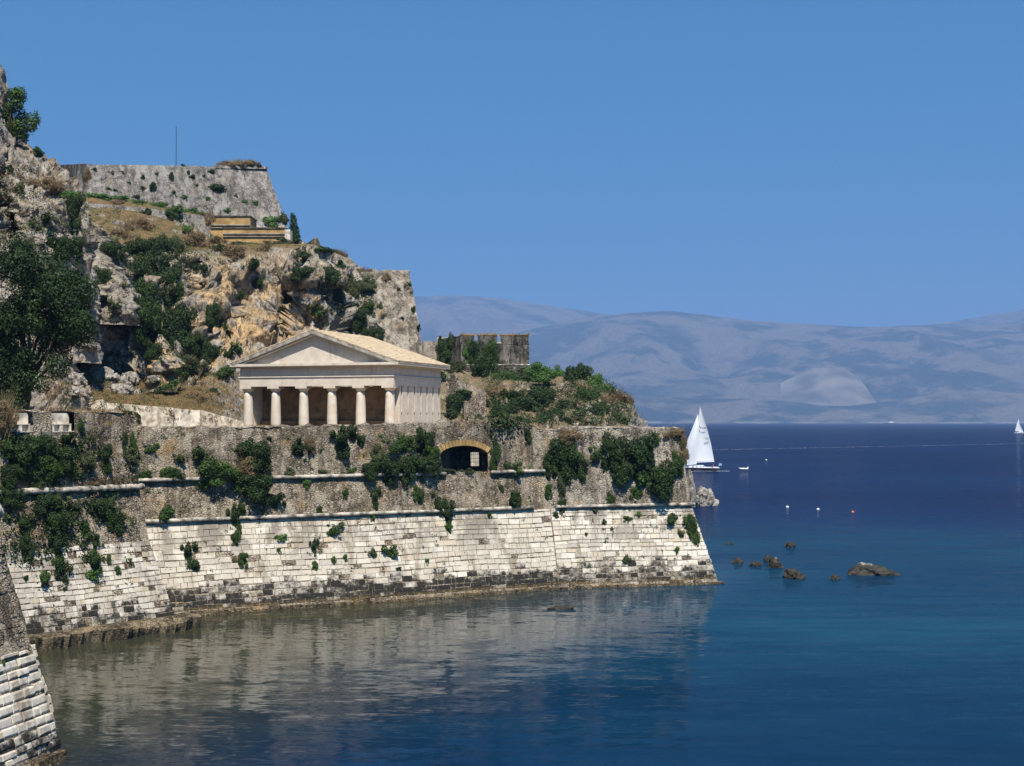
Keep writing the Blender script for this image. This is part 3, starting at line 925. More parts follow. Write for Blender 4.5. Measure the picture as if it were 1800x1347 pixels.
# -- near bastion at the left edge (F)
wallF = thing('bastion_wall', (PF1[0], PF1[1], 0), 'nearest bastion corner of rusticated stone courses at the left edge', 'wall')
acc = Acc()
for k in (0, 1):
    acc.add(*face_block(PF, k, insF, 0, 1, -1.5, 9.9, seed=91, res=0.2, amp=0.06, zamp=4.2))
    acc.add(*wall_cap(PF, k, insF, lambda s: 9.9, zb=7, th=3.0))
v, f = acc.get()
obj('masonry', mesh('masonry', v, f, M['rubble']), wallF)
solid(v, f)
cordon(wallF, PF, 0, insF, 9.5, 0.4, 1.0, 0.24, name='cordon')
cordon(wallF, PF, 1, insF, 9.5, 0.0, 0.5, 0.24, name='cordon')
ashlar(wallF, PF, 0, insF, 0.5, 4.3, 0.55, 1.0, seed=21, hgt=(0.30, 0.42), wid=(0.5, 1.2), proud=0.09, meshes=PILLOWS, limit=200, skip=0.01, joint=0.04)
ashlar(wallF, PF, 0, insF, 4.3, 8.9, 0.6, 1.0, seed=22, hgt=(0.24, 0.40), wid=(0.25, 0.6), proud=0.045, meshes=DARKST, limit=280, skip=0.12)
ashlar(wallF, PF, 1, insF, 0.5, 4.3, 0.0, 0.05, seed=23, hgt=(0.30, 0.42), wid=(0.5, 1.0), proud=0.13, meshes=PILLOWS, limit=30)
footing(wallF, PF, 0, 0.5, 0.995, 25, out=(0.1, 0.35), top=0.5)
# ------------------------------------------------------------------ terrace behind the walls
def inside_fort(x, y):
    q = np.array((x, y))
    nb = np.array((-dB[1], dB[0]))
    dc = (PC1 - PB1) / np.linalg.norm(PC1 - PB1)
    ncn = np.array((-dc[1], dc[0]))
    na = np.array((-dA[1], dA[0]))
    if (q - PB1) @ nb < 2.9 and not ((q - PA1) @ na > 3.2 and q[0] < PA1[0] - 1.5): return False
    if (q - PC1) @ ncn < 2.9: return False
    e = np.array((0.97, 0.25))
    if (q - PC1) @ e > -3.0: return False
    return True
def in_sun_gap(x, y):  # gap added in the terrace to let sun onto the added wall
    q = np.array((x, y)) - np.array(bp((sa + sb) / 2, 10)[:2])
    return abs(q[0]) < 2.6 and 5.0 < q[1] < 11.5
gv, gf, gi = [], [], {}
ST = 1.2
for i in range(-50, 26):
    for j in range(60, 190):
        x, y = i * ST, j * ST
        if y > 215 or not inside_fort(x, y) or in_sun_gap(x, y): continue
        q = []
        for a, b in ((0, 0), (1, 0), (1, 1), (0, 1)):
            k = (i + a, j + b)
            if k not in gi:
                gi[k] = len(gv)
                xx, yy = (i + a - .5) * ST, (j + b - .5) * ST
                gv.append((xx, yy, 11.9 + 0.12 * math.sin(xx * .7) * math.sin(yy * .6)))
            q.append(gi[k])
        gf.append(q)
tag(obj('terrace_ground', mesh('terrace_ground', gv, gf, M['ground'])), kind='structure')

# ------------------------------------------------------------------ cliffs and hillsides, lofted from profiles (column, row, distance)
def polar_loft(profiles, nr, nc):
    """profiles: lists of 3-D points from foot to top and back; returns an nr x nc grid of points"""
    prof = []
    for p in profiles:
        p = np.array(p, float)
        L = np.concatenate([[0], np.cumsum(np.linalg.norm(np.diff(p, axis=0), axis=1))])
        t = np.linspace(0, L[-1], nr)
        prof.append(np.stack([np.interp(t, L, p[:, k]) for k in range(3)], -1))
    prof = np.array(prof)
    mid = prof[:, nr // 2]
    L = np.concatenate([[0], np.cumsum(np.linalg.norm(np.diff(mid, axis=0), axis=1) + 1.0)])
    t = np.linspace(0, L[-1], nc)
    out = np.zeros((nr, nc, 3))
    for k in range(3):
        for r in range(nr):
            out[r, :, k] = np.interp(t, L, prof[:, r, k])
    return out
def smooth_grid(V, n):
    for _ in range(n):
        W = V.copy()
        W[1:-1] = (V[:-2] + 2 * V[1:-1] + V[2:]) / 4
        V = W.copy()
        W[:, 1:-1] = (V[:, :-2] + 2 * V[:, 1:-1] + V[:, 2:]) / 4
        V = W
    return V
def grid_normals(V):
    a = np.gradient(V, axis=1); b = np.gradient(V, axis=0)
    n = np.cross(a, b)
    n /= np.linalg.norm(n, axis=-1, keepdims=True) + 1e-9
    toc = np.array((0, 0, HC)) - V
    s = np.sign((n * toc).sum(-1, keepdims=True))
    m = np.median(s)
    return n * (m if m != 0 else 1)
def carve(V, cuts):
    """push regions of the rock away from (or towards) the viewer's side; cuts: (polygon in photo pixels, metres, softness px)"""
    X = 900 + V[..., 0] / V[..., 1] * F
    Y = VH - (V[..., 2] - HC) / V[..., 1] * F
    wob = fbm(V * 0.22, 4, 77)
    for poly, amt, soft in cuts:
        d = np.full(X.shape, 1e9)
        ins_ = np.zeros(X.shape, bool)
        n = len(poly)
        for i in range(n):
            (x0, y0), (x1, y1) = poly[i], poly[(i + 1) % n]
            ex, ey = x1 - x0, y1 - y0
            t = np.clip(((X - x0) * ex + (Y - y0) * ey) / (ex * ex + ey * ey), 0, 1)
            d = np.minimum(d, np.hypot(X - x0 - t * ex, Y - y0 - t * ey))
            c = ((y0 > Y) != (y1 > Y)) & (X < (x1 - x0) * (Y - y0) / (y1 - y0 + 1e-9) + x0)
            ins_ ^= c
        sd = np.where(ins_, d, -d) + wob * soft * 0.8
        w = np.clip(sd / soft, 0, 1)
        w = w * w * (3 - 2 * w)
        k = 1 + w * amt / V[..., 1]
        V = np.stack([V[..., 0] * k, V[..., 1] * k, HC + (V[..., 2] - HC) * k], -1)
    return V
def rock_displace(V, amp, seed):
    N = grid_normals(V)
    p = V * np.array((1.0, 1.0, 0.8))
    q = p + 1.6 * np.stack([vnoise(p * 0.3, seed + 31), vnoise(p * 0.3, seed + 32), vnoise(p * 0.3, seed + 33)], -1)
    d = facet(q / 7.5, seed, 1.2) * 1.7 + facet(q / 3.0, seed + 10, 1.5) * 1.15 + facet(q / 1.15, seed + 20, 1.0) * 0.5 + facet(q / 0.5, seed + 50, 0.8) * 0.18 + fbm(q / 9.0, 4, seed + 40) * 1.6
    return V + N * (d * amp)[..., None]
def terrain(name, profiles, nr, nc, amp, seed, cuts=(), ochre=None, soil=None, sm=6, mat='rock'):
    V = polar_loft([[P(*q) for q in pr] for pr in profiles], nr, nc)
    V = smooth_grid(V, sm)
    V = carve(V, cuts)
    if cuts: V = smooth_grid(V, 5)
    X = 900 + V[..., 0] / V[..., 1] * F
    Y = VH - (V[..., 2] - HC) / V[..., 1] * F
    a = amp(X, Y) if callable(amp) else amp
    V = rock_displace(V, a, seed)
    f = grid_faces(nr, nc)
    me = mesh(name, V.reshape(-1, 3), f, M[mat])
    for nm, fn in (('ochre', ochre), ('soil', soil)):
        at = me.attributes.new(nm, 'FLOAT', 'POINT')
        val = fn(X, Y) if fn else np.zeros(X.shape)
        at.data.foreach_set('value', np.clip(np.broadcast_to(val, X.shape), 0, 1).ravel().astype(np.float32))
    o = obj(name, me)
    tag(o, kind='structure')
    solid(V.reshape(-1, 3), f)
    return V
def blob(X, Y, x, y, rx, ry): return np.exp(-(((X - x) / rx) ** 2 + ((Y - y) / ry) ** 2))

def col(x, *vd): return [(x, v, d) for v, d in vd]
main = [
    col(40, (770, 108), (735, 114), (700, 124), (675, 136), (640, 146), (560, 150), (480, 155), (430, 162), (400, 176), (350, 198), (330, 206), (330, 230)),
    col(110, (770, 112), (730, 119), (700, 129), (672, 141), (640, 150), (560, 153), (480, 157), (435, 163), (405, 176), (355, 198), (338, 205), (338, 230)),
    col(180, (772, 116), (757, 125.5), (709, 127.5), (697, 136), (675, 146), (640, 154), (560, 156), (480, 160), (435, 164), (408, 176), (362, 198), (345, 205), (345, 230)),
    col(260, (770, 112), (757, 128), (715, 130), (700, 139), (668, 150), (640, 157), (560, 160), (480, 163), (432, 167), (415, 178), (380, 198), (358, 206), (358, 230)),
    col(340, (770, 114), (757, 130.5), (723, 132), (703, 142), (665, 152), (630, 161), (560, 164), (480, 167), (440, 170), (430, 180), (408, 200), (376, 208), (376, 232)),
    col(385, (780, 125), (758, 137), (742, 139), (712, 149), (660, 160), (615, 166), (550, 168), (475, 170), (446, 173), (435, 182), (431, 204), (385, 212), (385, 234)),
    col(425, (785, 130), (759, 138), (757, 152), (735, 157), (690, 162), (650, 165), (610, 168), (550, 170), (475, 172), (448, 175), (438, 185), (433, 204), (392, 214), (392, 236)),
    col(500, (785, 130), (759, 138), (757, 155), (735, 160), (690, 165), (645, 168), (600, 170), (540, 172), (470, 174), (444, 176), (436, 186), (431, 206), (412, 216), (412, 240)),
    col(550, (785, 130), (759, 140), (757, 156), (735, 161), (700, 164), (645, 169), (600, 171), (540, 173), (480, 175), (443, 177), (436, 183), (434, 200), (434, 215), (438, 240)),
    col(590, (785, 130), (759, 142), (757, 157), (735, 162), (700, 166), (645, 171), (600, 173), (550, 175), (500, 177), (456, 179), (449, 184), (447, 200), (447, 215), (452, 240)),
    col(615, (785, 130), (759, 142), (757, 158), (735, 163), (700, 167), (650, 172), (610, 175), (560, 177), (510, 179), (468, 181), (461, 186), (460, 198), (460, 215), (466, 240)),
    col(630, (785, 130), (759, 142), (757, 158), (735, 164), (700, 169), (660, 175), (620, 181), (575, 184), (530, 187), (505, 189), (492, 192), (490, 200), (490, 215), (494, 240)),
    col(690, (785, 130), (762, 145), (757, 160), (740, 168), (715, 175), (690, 181), (660, 186), (640, 188), (615, 190), (590, 193), (580, 197), (578, 206), (578, 218), (580, 240)),
    col(730, (785, 140), (765, 155), (757, 165), (740, 174), (725, 181), (700, 186), (680, 188), (668, 191), (658, 195), (654, 200), (652, 206), (652, 214), (652, 222), (656, 240)),
    col(765, (785, 140), (765, 160), (758, 170), (740, 178), (725, 184), (700, 187), (680, 189), (668, 192), (662, 196), (660, 202), (658, 208), (658, 216), (658, 224), (660, 240)),
]
cuts = [
    ([(155, 668), (160, 590), (190, 545), (240, 530), (290, 560), (300, 668)], 9.0, 10),          # cave behind the pinnacle
    ([(468, 585), (463, 545), (500, 505), (548, 468), (532, 540), (502, 590)], 7.0, 11),           # great triangular hollow
    ([(355, 600), (352, 560), (395, 520), (425, 545), (415, 600)], 4.5, 12),
    ([(320, 560), (315, 470), (335, 450), (345, 560)], 3.0, 10),
    ([(480, 490), (505, 472), (600, 480), (606, 515), (590, 560), (545, 490)], -2.2, 16),         # grey brow over the hollow
    ([(345, 468), (357, 468), (352, 560), (338, 560)], 5.0, 5), ([(390, 470), (403, 463), (401, 535), (387, 545)], 5.0, 5), ([(558, 452), (570, 455), (560, 540), (546, 540)], 5.0, 5),
    ([(600, 500), (620, 480), (650, 520), (640, 600), (610, 590)], 3.5, 10),
]
def och(X, Y): return 1.1 * blob(X, Y, 400, 540, 110, 95) + 0.9 * blob(X, Y, 530, 560, 60, 60) + 0.8 * blob(X, Y, 440, 600, 120, 40) + 0.35 * blob(X, Y, 300, 640, 60, 40) + 0.05
def soi(X, Y): return np.clip((Y - 640) / 40, 0, 1) + 0.9 * np.clip((450 - Y) / 15, 0, 1) + 0.5
VMAIN = terrain('cliff', main, 470, 420, lambda X, Y: 0.16 + 0.94 * np.clip((690 - Y) / 50, 0, 1) * np.clip((Y - 440 - 22 * np.clip((X - 570) / 40, 0, 1)) / 40, 0.06, 1), 5, cuts, och, soi)

spur = [
    col(-120, (760, 104), (700, 108), (620, 112), (520, 116), (420, 120), (320, 124), (220, 127), (120, 130), (40, 133), (20, 140), (30, 160)),
    col(-52, (760, 106), (700, 110), (620, 114), (520, 118), (420, 122), (320, 126), (230, 129), (150, 132), (85, 134), (75, 140), (85, 160)),
    col(-24, (760, 107), (700, 111), (620, 115), (520, 119), (430, 123), (350, 126), (280, 129), (210, 132), (120, 135), (108, 140), (120, 160)),
    col(0, (760, 108), (700, 112), (620, 116), (530, 120), (450, 123), (390, 126), (340, 128), (300, 131), (255, 134), (248, 140), (260, 160)),
    col(46, (760, 110), (700, 114), (620, 118), (540, 121), (470, 124), (410, 127), (360, 129), (320, 132), (285, 135), (282, 141), (290, 160)),
    col(92, (760, 112), (710, 116), (640, 120), (570, 123), (510, 126), (450, 129), (400, 131), (350, 134), (318, 137), (318, 143), (330, 160)),
    col(128, (760, 114), (715, 118), (660, 122), (600, 126), (550, 128), (500, 131), (460, 133), (420, 136), (398, 139), (400, 145), (410, 160)),
    col(140, (760, 118), (720, 124), (680, 130), (640, 136), (600, 140), (560, 143), (530, 146), (505, 149), (495, 152), (500, 158), (520, 172)),
]
terrain('cliff', spur, 380, 170, 0.75, 105, [([(0, 380), (-30, 280), (8, 300), (30, 370), (35, 430), (0, 430)], 5.0, 9), ([(105, 360), (118, 345), (130, 390), (128, 430), (112, 430)], 4, 6)],
        lambda X, Y: 0.2 + 0 * X, lambda X, Y: 0.55 + 0 * X)

right = [
    col(745, (790, 158), (765, 163), (745, 172), (712, 182), (685, 190), (668, 196), (660, 201), (654, 208), (654, 235)),
    col(800, (790, 150), (750, 158), (728, 166), (708, 176), (690, 186), (675, 195), (668, 202), (664, 208), (664, 235)),
    col(880, (790, 150), (750, 160), (728, 166), (707, 174), (692, 184), (680, 193), (673, 200), (670, 208), (672, 235)),
    col(960, (790, 152), (752, 162), (730, 168), (706, 173), (695, 180), (682, 186), (675, 195), (671, 204), (674, 232)),
    col(1020, (790, 154), (752, 164), (728, 169), (706, 174), (692, 179), (680, 185), (672, 193), (668, 202), (670, 230)),
    col(1065, (790, 156), (755, 166), (732, 171), (712, 175), (700, 180), (692, 186), (688, 193), (688, 200), (694, 225)),
    col(1100, (795, 158), (760, 168), (738, 173), (722, 177), (712, 181), (706, 186), (704, 192), (706, 200), (715, 220)),
    [(1128, 800, 160), (1122, 765, 170), (1118, 745, 175), (1113, 728, 179), (1111, 718, 183), (1109, 712, 187), (1106, 712, 192), (1102, 716, 200), (1096, 740, 220)],
    [(1200, 905, 175), (1170, 840, 178), (1150, 790, 180), (1132, 760, 183), (1126, 745, 186), (1122, 738, 190), (1118, 740, 195), (1112, 755, 204), (1105, 800, 220)],
    [(1210, 930, 185), (1190, 925, 190), (1180, 920, 195), (1170, 910, 200), (1160, 905, 205), (1150, 900, 208), (1140, 900, 212), (1130, 890, 220), (1120, 880, 230)],
]
terrain('hillside', right, 200, 300, 0.38, 205, [([(985, 740), (1000, 690), (1040, 700), (1050, 745)], -2.0, 10)], lambda X, Y: 0.15 + 0 * X, lambda X, Y: 0.8 + 0 * X, sm=4)

# free-standing crags
def crag(name, label, pts, seed, mat='rock', och_=0.2, group=None, n=48):
    """rock needle: pts = (column, row, distance, half-width px, half-depth m) from foot to tip"""
    K = 90
    p = np.array([list(P(a, b, d)) + [w / F * d, dp] for a, b, d, w, dp in pts])
    t = np.linspace(0, 1, K)
    u = np.linspace(0, 1, len(p))
    p = np.stack([np.interp(t, u, p[:, k]) for k in range(5)], -1)
    a = np.linspace(0, 2 * math.pi, n, endpoint=False)
    V = np.zeros((K, n, 3))
    V[..., 0] = p[:, None, 0] + p[:, None, 3] * np.cos(a)
    V[..., 1] = p[:, None, 1] + p[:, None, 4] * np.sin(a)
    V[..., 2] = p[:, None, 2]
    q = V.copy()
    d = facet(q / 3.0, seed, 1.1) * 1.0 + facet(q / 1.1, seed + 9, 1.0) * 0.42 + facet(q / 0.5, seed + 19, 0.8) * 0.16
    out = np.stack([np.cos(a), np.sin(a), 0 * a], -1)
    V = V + out[None] * d[..., None] * np.clip(p[:, None, 3:4] / 1.2, 0.15, 1)
    W = V.reshape(-1, 3)
    i, j = np.meshgrid(np.arange(K - 1), np.arange(n), indexing='ij')
    f = np.stack([(i * n + j).ravel(), (i * n + (j + 1) % n).ravel(), ((i + 1) * n + (j + 1) % n).ravel(), ((i + 1) * n + j).ravel()], 1)
    me = mesh(name, W, f, M[mat])
    for nm, val in (('ochre', och_), ('soil', 0.3)):
        at = me.attributes.new(nm, 'FLOAT', 'POINT')
        at.data.foreach_set('value', np.full(len(W), val, np.float32))
    o = obj(name, me)
    tag(o, label, 'rock', group, 'thing')
    solid(W, f)
crag('rock_pinnacle', 'pale grey rock pinnacle leaning over the dark cave above the tree', [(205, 575, 150, 40, 4), (205, 540, 150, 46, 4), (196, 500, 151, 42, 3.6), (180, 465, 152, 32, 3), (166, 430, 153, 24, 2.4), (155, 400, 154, 14, 1.6), (150, 386, 154, 3, .5)], 301)
crag('rock_spire', 'small ochre rock spire at the right mouth of the cave', [(290, 690, 146, 30, 2), (290, 660, 147, 24, 1.8), (292, 630, 147, 16, 1.4), (286, 605, 148, 8, .8), (281, 588, 148, 2, .3)], 311, och_=1.0)
crag('rock_outcrop', 'grey boulder knob on the slope left of the pinnacle', [(112, 640, 138, 60, 5), (110, 560, 140, 55, 5), (100, 500, 141, 45, 4), (110, 440, 142, 30, 3), (115, 420, 143, 8, 1)], 321)
crag('rock_block', 'rounded grey rock on the brink below the terrace wall', [(212, 440, 180, 26, 2.5), (212, 420, 181, 22, 2.2), (210, 400, 182, 18, 1.8), (208, 388, 182, 6, .6)], 331)

# ------------------------------------------------------------------ walls and buildings on the hill
def pixwall(parent, name, cols, th, mat, amp=0.08, res=0.3, seed=0, reg=True):
    """thick masonry slab; cols = (x_top, v_top, D_top, x_bottom, v_bottom, D_bottom)"""
    T = np.array([P(c[0], c[1], c[2]) for c in cols]); B = np.array([P(c[3], c[4], c[5]) for c in cols])
    L = np.concatenate([[0], np.cumsum(np.linalg.norm(np.diff(T, axis=0), axis=1))])
    nc = max(4, int(L[-1] / res)); H = np.linalg.norm(T - B, axis=1).max(); nr = max(3, int(H / res))
    t = np.linspace(0, L[-1], nc)
    Ti = np.stack([np.interp(t, L, T[:, k]) for k in range(3)], -1); Bi = np.stack([np.interp(t, L, B[:, k]) for k in range(3)], -1)
    s = np.linspace(0, 1, nr)[:, None, None]
    V = Bi[None] * (1 - s) + Ti[None] * s
    e = Ti[-1] - Ti[0]; nrm = np.array((e[1], -e[0], 0)); nrm /= np.linalg.norm(nrm)
    d = facet(V * 1.6, seed, 0.6) * 0.7 + facet(V * 0.45, seed + 7, 0.6) * 1.1 + fbm(V * 0.3, 3, seed) * 1.3
    V = V + nrm * (d * amp)[..., None]
    V[-1, :, 2] += 0.06 * fbm(V[-1] * 1.3, 3, seed + 3) * (1 if amp > .05 else 0)
    Bk = V - nrm * th
    acc = Acc()
    acc.add(V, grid_faces(nr, nc))
    acc.add(Bk, grid_faces(nr, nc))
    acc.add(np.stack([V[-1], Bk[-1]]), grid_faces(2, nc))
    acc.add(np.stack([V[:, 0], Bk[:, 0]]), grid_faces(2, nr))
    acc.add(np.stack([V[:, -1], Bk[:, -1]]), grid_faces(2, nr))
    v, f = acc.get()
    o = obj(name, mesh(name, v, f, mat), parent)
    if reg: solid(v, f)
    return o
# citadel wall on the crest
cit = thing('citadel_wall', P(300, 380, 214), 'grey battered citadel wall along the crest under the antenna mast', 'wall')
pixwall(cit, 'curtain', [(153, 289, 206, 146, 400, 203), (300, 291, 212, 300, 410, 209), (378, 293, 216, 380, 415, 213), (380, 290, 216, 382, 415, 213), (468, 294, 221, 512, 420, 217)], 5.0, M['rubble_grey'], 0.12, 0.3, 401)
pixwall(cit, 'flank', [(90, 291, 226, 84, 400, 224), (150, 288, 206.5, 144, 400, 204)], 3.0, M['rubble_dark'], 0.05, 0.4, 405)  # darker stone colour paints the shade on this turned-away face
pixwall(cit, 'coping', [(378, 291, 215.7, 378, 296, 215.6), (470, 293, 220.7, 471, 297, 220.6)], 2.0, M['rubble_grey'], 0.02, 0.4, 409)
ret = thing('retaining_wall', P(260, 400, 198), 'low grey retaining wall under the green bank on the hill', 'wall')
pixwall(ret, 'masonry', [(150, 357, 197, 148, 400, 196), (250, 365, 199, 250, 408, 198), (301, 371, 200, 300, 412, 199), (368, 382, 202, 370, 425, 201)], 1.2, M['rubble_grey'], 0.06, 0.3, 411)
# rubble masonry buttress at the end of the cliff
but = thing('masonry_bastion', P(680, 640, 180), 'tall weathered masonry bastion ending the cliff right of the temple roof', 'wall')
pixwall(but, 'masonry', [(622, 479, 181, 618, 660, 174), (660, 477, 181.5, 662, 665, 175), (681, 474, 182, 690, 668, 176), (684, 474, 182, 694, 668, 176), (720, 475, 183, 752, 672, 178)], 9.0, M['rubble_pale'], 0.42, 0.28, 421)
# two ochre outbuildings
def shed(label, x0, x1, v0, v1, D, lip, deep=5.0):
    a = P(x0, v1, D); b = P(x1, v0, D)
    t = thing('outbuilding', tuple(a), label, 'building', 'ochre outbuildings on the hill')
    mb = MB(); mb.box(a[0], b[0], D, D + deep, a[2] - 2, b[2]); mb.build('wall', M['ochre_plaster'], t)
    mb = MB(); mb.box(a[0] - .12, b[0] + .12, D - .15, D + deep + .1, b[2], b[2] + .14); mb.build('roof', M['rubble_dark'], t)
    mb = MB(); mb.box(a[0] + .02, b[0] - .02, D - .32, D - .003, a[2] + lip, a[2] + lip + .13); mb.box(a[0] + .02, b[0] - .02, D - .22, D - .003, a[2] + lip - .35, a[2] + lip - .27); mb.build('ledge', M['temple_weather'], t)
    return t
shed('upper ochre outbuilding with flat roof against the citadel wall', 370, 440, 381, 400, 205.5, 0.25)
sh2 = shed('lower ochre outbuilding with long ledges beside the cypress', 392, 502, 402, 424, 202, 0.95)
q = P(507, 404, 201.8); MB().box(q[0] - .5, q[0] + .25, q[1] - .1, q[1] + 2, q[2] - 3, q[2]).build('corner_pier', M['white_plaster'], sh2)
# antenna mast
q = P(307, 292, 214)
mast = thing('antenna_mast', tuple(q), 'thin lattice antenna mast standing on the citadel wall', 'mast')
mb = MB(); H = 72 / F * 214
for k in range(3):
    a = k * 2.094
    mb.tube([(q[0] + .09 * math.cos(a), q[1] + 1 + .09 * math.sin(a), q[2] - .5), (q[0] + .04 * math.cos(a), q[1] + 1 + .04 * math.sin(a), q[2] + H)], .016, 5)
mb.build('pole', M['iron'], mast)
mb = MB()
for k in range(16):
    z = q[2] + H * k / 16
    mb.tube([(q[0] - .07, q[1] + 1, z), (q[0] + .07, q[1] + 1, z + H / 32)], .01, 4)
    mb.tube([(q[0] + .07, q[1] + 1, z + H / 32), (q[0] - .07, q[1] + 1, z + H / 16)], .01, 4)
mb.build('lattice', M['iron'], mast)
# gun tower with three merlons
def wx(x, D): return (x - 900) / F * D
def wz(v, D): return HC + (VH - v) / F * D
TD = 206.0
tow = thing('gun_tower', (wx(870, TD), TD, wz(664, TD)), 'dark ruined gun tower with three grass-topped merlons above the hillside', 'tower')
pixwall(tow, 'front_wall', [(811, 604, TD, 809, 690, TD - 1), (930, 604, TD, 931, 690, TD - 1)], 7.0, M['rubble_dark'], 0.06, 0.25, 431)
pixwall(tow, 'side_wall', [(776, 596, TD + 7, 774, 690, TD + 6), (811, 590, TD + .1, 809, 690, TD - .8)], 1.0, M['rubble_dark'], 0.05, 0.3, 433)
for (x0, x1, v0) in ((809, 832, 590), (840, 873, 590), (880, 929, 590)):
    mb = MB(); mb.box(wx(x0, TD) - .02, wx(x1, TD) + .02, TD - .05, TD + 3.0, wz(606, TD), wz(v0, TD))
    m_ = mb.build('merlon', M['rubble_dark'], tow)
    mb = MB()
    for k in range(60):
        x = random.uniform(wx(x0, TD), wx(x1, TD)); y = TD + random.uniform(0, 2.8); z = wz(v0, TD) + .003; w = random.uniform(.12, .3)
        mb.add([(x - w, y, z), (x + w, y, z), (x + random.uniform(-.2, .2), y + .05, z + random.uniform(.15, .5))], [(0, 1, 2)])
    mb.box(wx(x0, TD) - .06, wx(x1, TD) + .06, TD - .1, TD + 3.05, wz(v0, TD) + .003, wz(v0, TD) + .13)
    mb.build('grass_cap', M['drygrass'], m_)
mb = MB(); mb.tube([(wx(808, TD), TD - .45, wz(642, TD)), (wx(931, TD), TD - .45, wz(642, TD))], .13, 7); mb.build('cordon', M['cordon'], tow)
for x0, x1, v in ((832, 841, 604), (872, 881, 604)):
    mb = MB(); mb.box(wx(x0, TD), wx(x1, TD), TD - .15, TD + 2.5, wz(v, TD) + .003, wz(v - 2, TD)); mb.build('sill', M['white_plaster'], tow)
low = thing('ruined_wall', P(760, 640, 214), 'low pale ruined wall joining the cliff bastion to the gun tower', 'wall')
pixwall(low, 'masonry', [(742, 600, 214, 742, 660, 213), (775, 600, 213, 775, 660, 212)], 1.5, M['rubble_pale'], 0.06, 0.3, 441)
pixwall(low, 'parapet', [(768, 594, 216, 768, 610, 216), (810, 592, 214, 810, 612, 214)], 1.0, M['white_plaster'], 0.04, 0.3, 443)
hw = thing('retaining_wall', P(940, 700, 178), 'short stone retaining wall half hidden by scrub under the gun tower', 'wall')
pixwall(hw, 'masonry', [(860, 676, 180, 860, 715, 178), (930, 674, 179, 930, 715, 177), (1001, 674, 179, 1003, 715, 177)], 1.5, M['rubble'], 0.08, 0.3, 451)
ru = thing('ruined_gable', P(820, 745, 160), 'ruined rubble house wall with sloping gable behind the temple', 'wall')
pixwall(ru, 'gable', [(784, 660, 166, 784, 760, 165), (796, 655, 166, 796, 760, 165), (806, 667, 166, 806, 760, 165), (830, 678, 166, 830, 760, 165), (854, 690, 166, 854, 760, 165)], 0.8, M['rubble_pale'], 0.06, 0.25, 461)
pixwall(ru, 'low_wall', [(816, 705, 160, 816, 770, 160), (852, 704, 160.5, 853, 770, 160.5)], 0.8, M['rubble_pale'], 0.06, 0.2, 463)
# pale ramp wall left of the temple
rw = thing('ramp_wall', P(300, 750, 129), 'long pale ramp wall on the terrace left of the temple', 'wall')
pixwall(rw, 'masonry', [(158, 710, 126, 158, 770, 126), (172, 704, 126, 172, 770, 126), (182, 702, 126.3, 182, 770, 126.3), (186, 708, 126.5, 186, 770, 126.5), (305, 717, 129, 305, 770, 129)], 0.8, M['rubble_ramp'], 0.05, 0.2, 471)
pixwall(rw, 'rendered_panel', [(306, 718, 129.2, 306, 770, 129.2), (353, 722, 130, 353, 770, 130)], 0.8, M['white_plaster'], 0.012, 0.3, 473)
pixwall(rw, 'sloping_end', [(353.5, 721, 129.8, 353.5, 770, 129.8), (390, 731, 131.5, 390, 770, 131.5), (432, 742, 133, 432, 770, 133)], 0.8, M['rubble_ramp'], 0.03, 0.3, 475)
# ------------------------------------------------------------------ the temple church
TR = np.array((wx(692, 140), 140.0))
u_ = np.array((0.945, -0.327)); u_ /= np.linalg.norm(u_)
w_ = np.array((-u_[1], u_[0]))
TW, TL = 17.3, 12.7
TL0 = TR - u_ * TW
TZ = 12.3
tem = thing('temple', (TL0[0], TL0[1], TZ), 'neoclassical temple church with six Doric columns on the terrace', 'building')
TM = Matrix(((u_[0], w_[0], 0, TL0[0]), (u_[1], w_[1], 0, TL0[1]), (0, 0, 1, 0), (0, 0, 0, 1)))
def tb(name, mb, mat, parent=tem, smooth=False):
    o = mb.build(name, mat, parent, smooth)
    o.matrix_basis = TM
    if parent is not tem:
        o.matrix_parent_inverse = parent.matrix_basis.inverted()
    return o
mb = MB(); mb.box(-.5, TW + .5, -.6, TL + .4, 10.5, 11.9); mb.box(-.2, TW + .2, -.3, TL + .1, 11.9, 12.1); mb.box(0, TW, 0, TL, 12.1, TZ)
tb('steps', mb, M['temple'])
ZC = 16.55
for k in range(6):
    cx = 0.72 + (TW - 1.44) * k / 5
    mb = MB(); prof = []
    H = 3.72
    for j in range(9):
        t = j / 8
        prof.append((0.52 - 0.10 * t - 0.0 + 0.025 * math.sin(t * math.pi), TZ + H * t))
    mb.lathe(prof, (cx, 0.72, 0), 24)
    c = tb('column', mb, M['temple'], smooth=True)
    mb = MB(); mb.lathe([(0.42, TZ + H), (0.44, TZ + H + .06), (0.58, TZ + H + .24), (0.60, TZ + H + .30)], (cx, 0.72, 0), 24)
    mb.box(cx - .64, cx + .64, 0.08, 1.36, TZ + H + .30, ZC)
    cp = tb('capital', mb, M['temple'], c)
mb = MB(); mb.box(0.06, TW - .06, 0.10, 1.3, ZC, 17.45); mb.box(0.06, 1.2, 1.3, TL - .05, ZC, 17.45); mb.box(TW - 1.2, TW - .06, 1.3, TL - .05, ZC, 17.45)
tb('architrave', mb, M['temple'])
mb = MB(); mb.box(-.02, TW + .02, 0.0, TL, 17.45, 17.56); tb('taenia', mb, M['temple'])
mb = MB(); mb.box(0.10, TW - .10, 0.14, TL - .1, 17.56, 18.46); tb('frieze', mb, M['temple'])
mb = MB(); mb.box(-.72, TW + .72, -.55, TL + .55, 18.58, 18.84); mb.box(-.42, TW + .42, -.32, TL + .3, 18.46, 18.58)
tb('cornice', mb, M['temple'])
ZE, ZR = 18.95, 22.25
hw_ = TW / 2
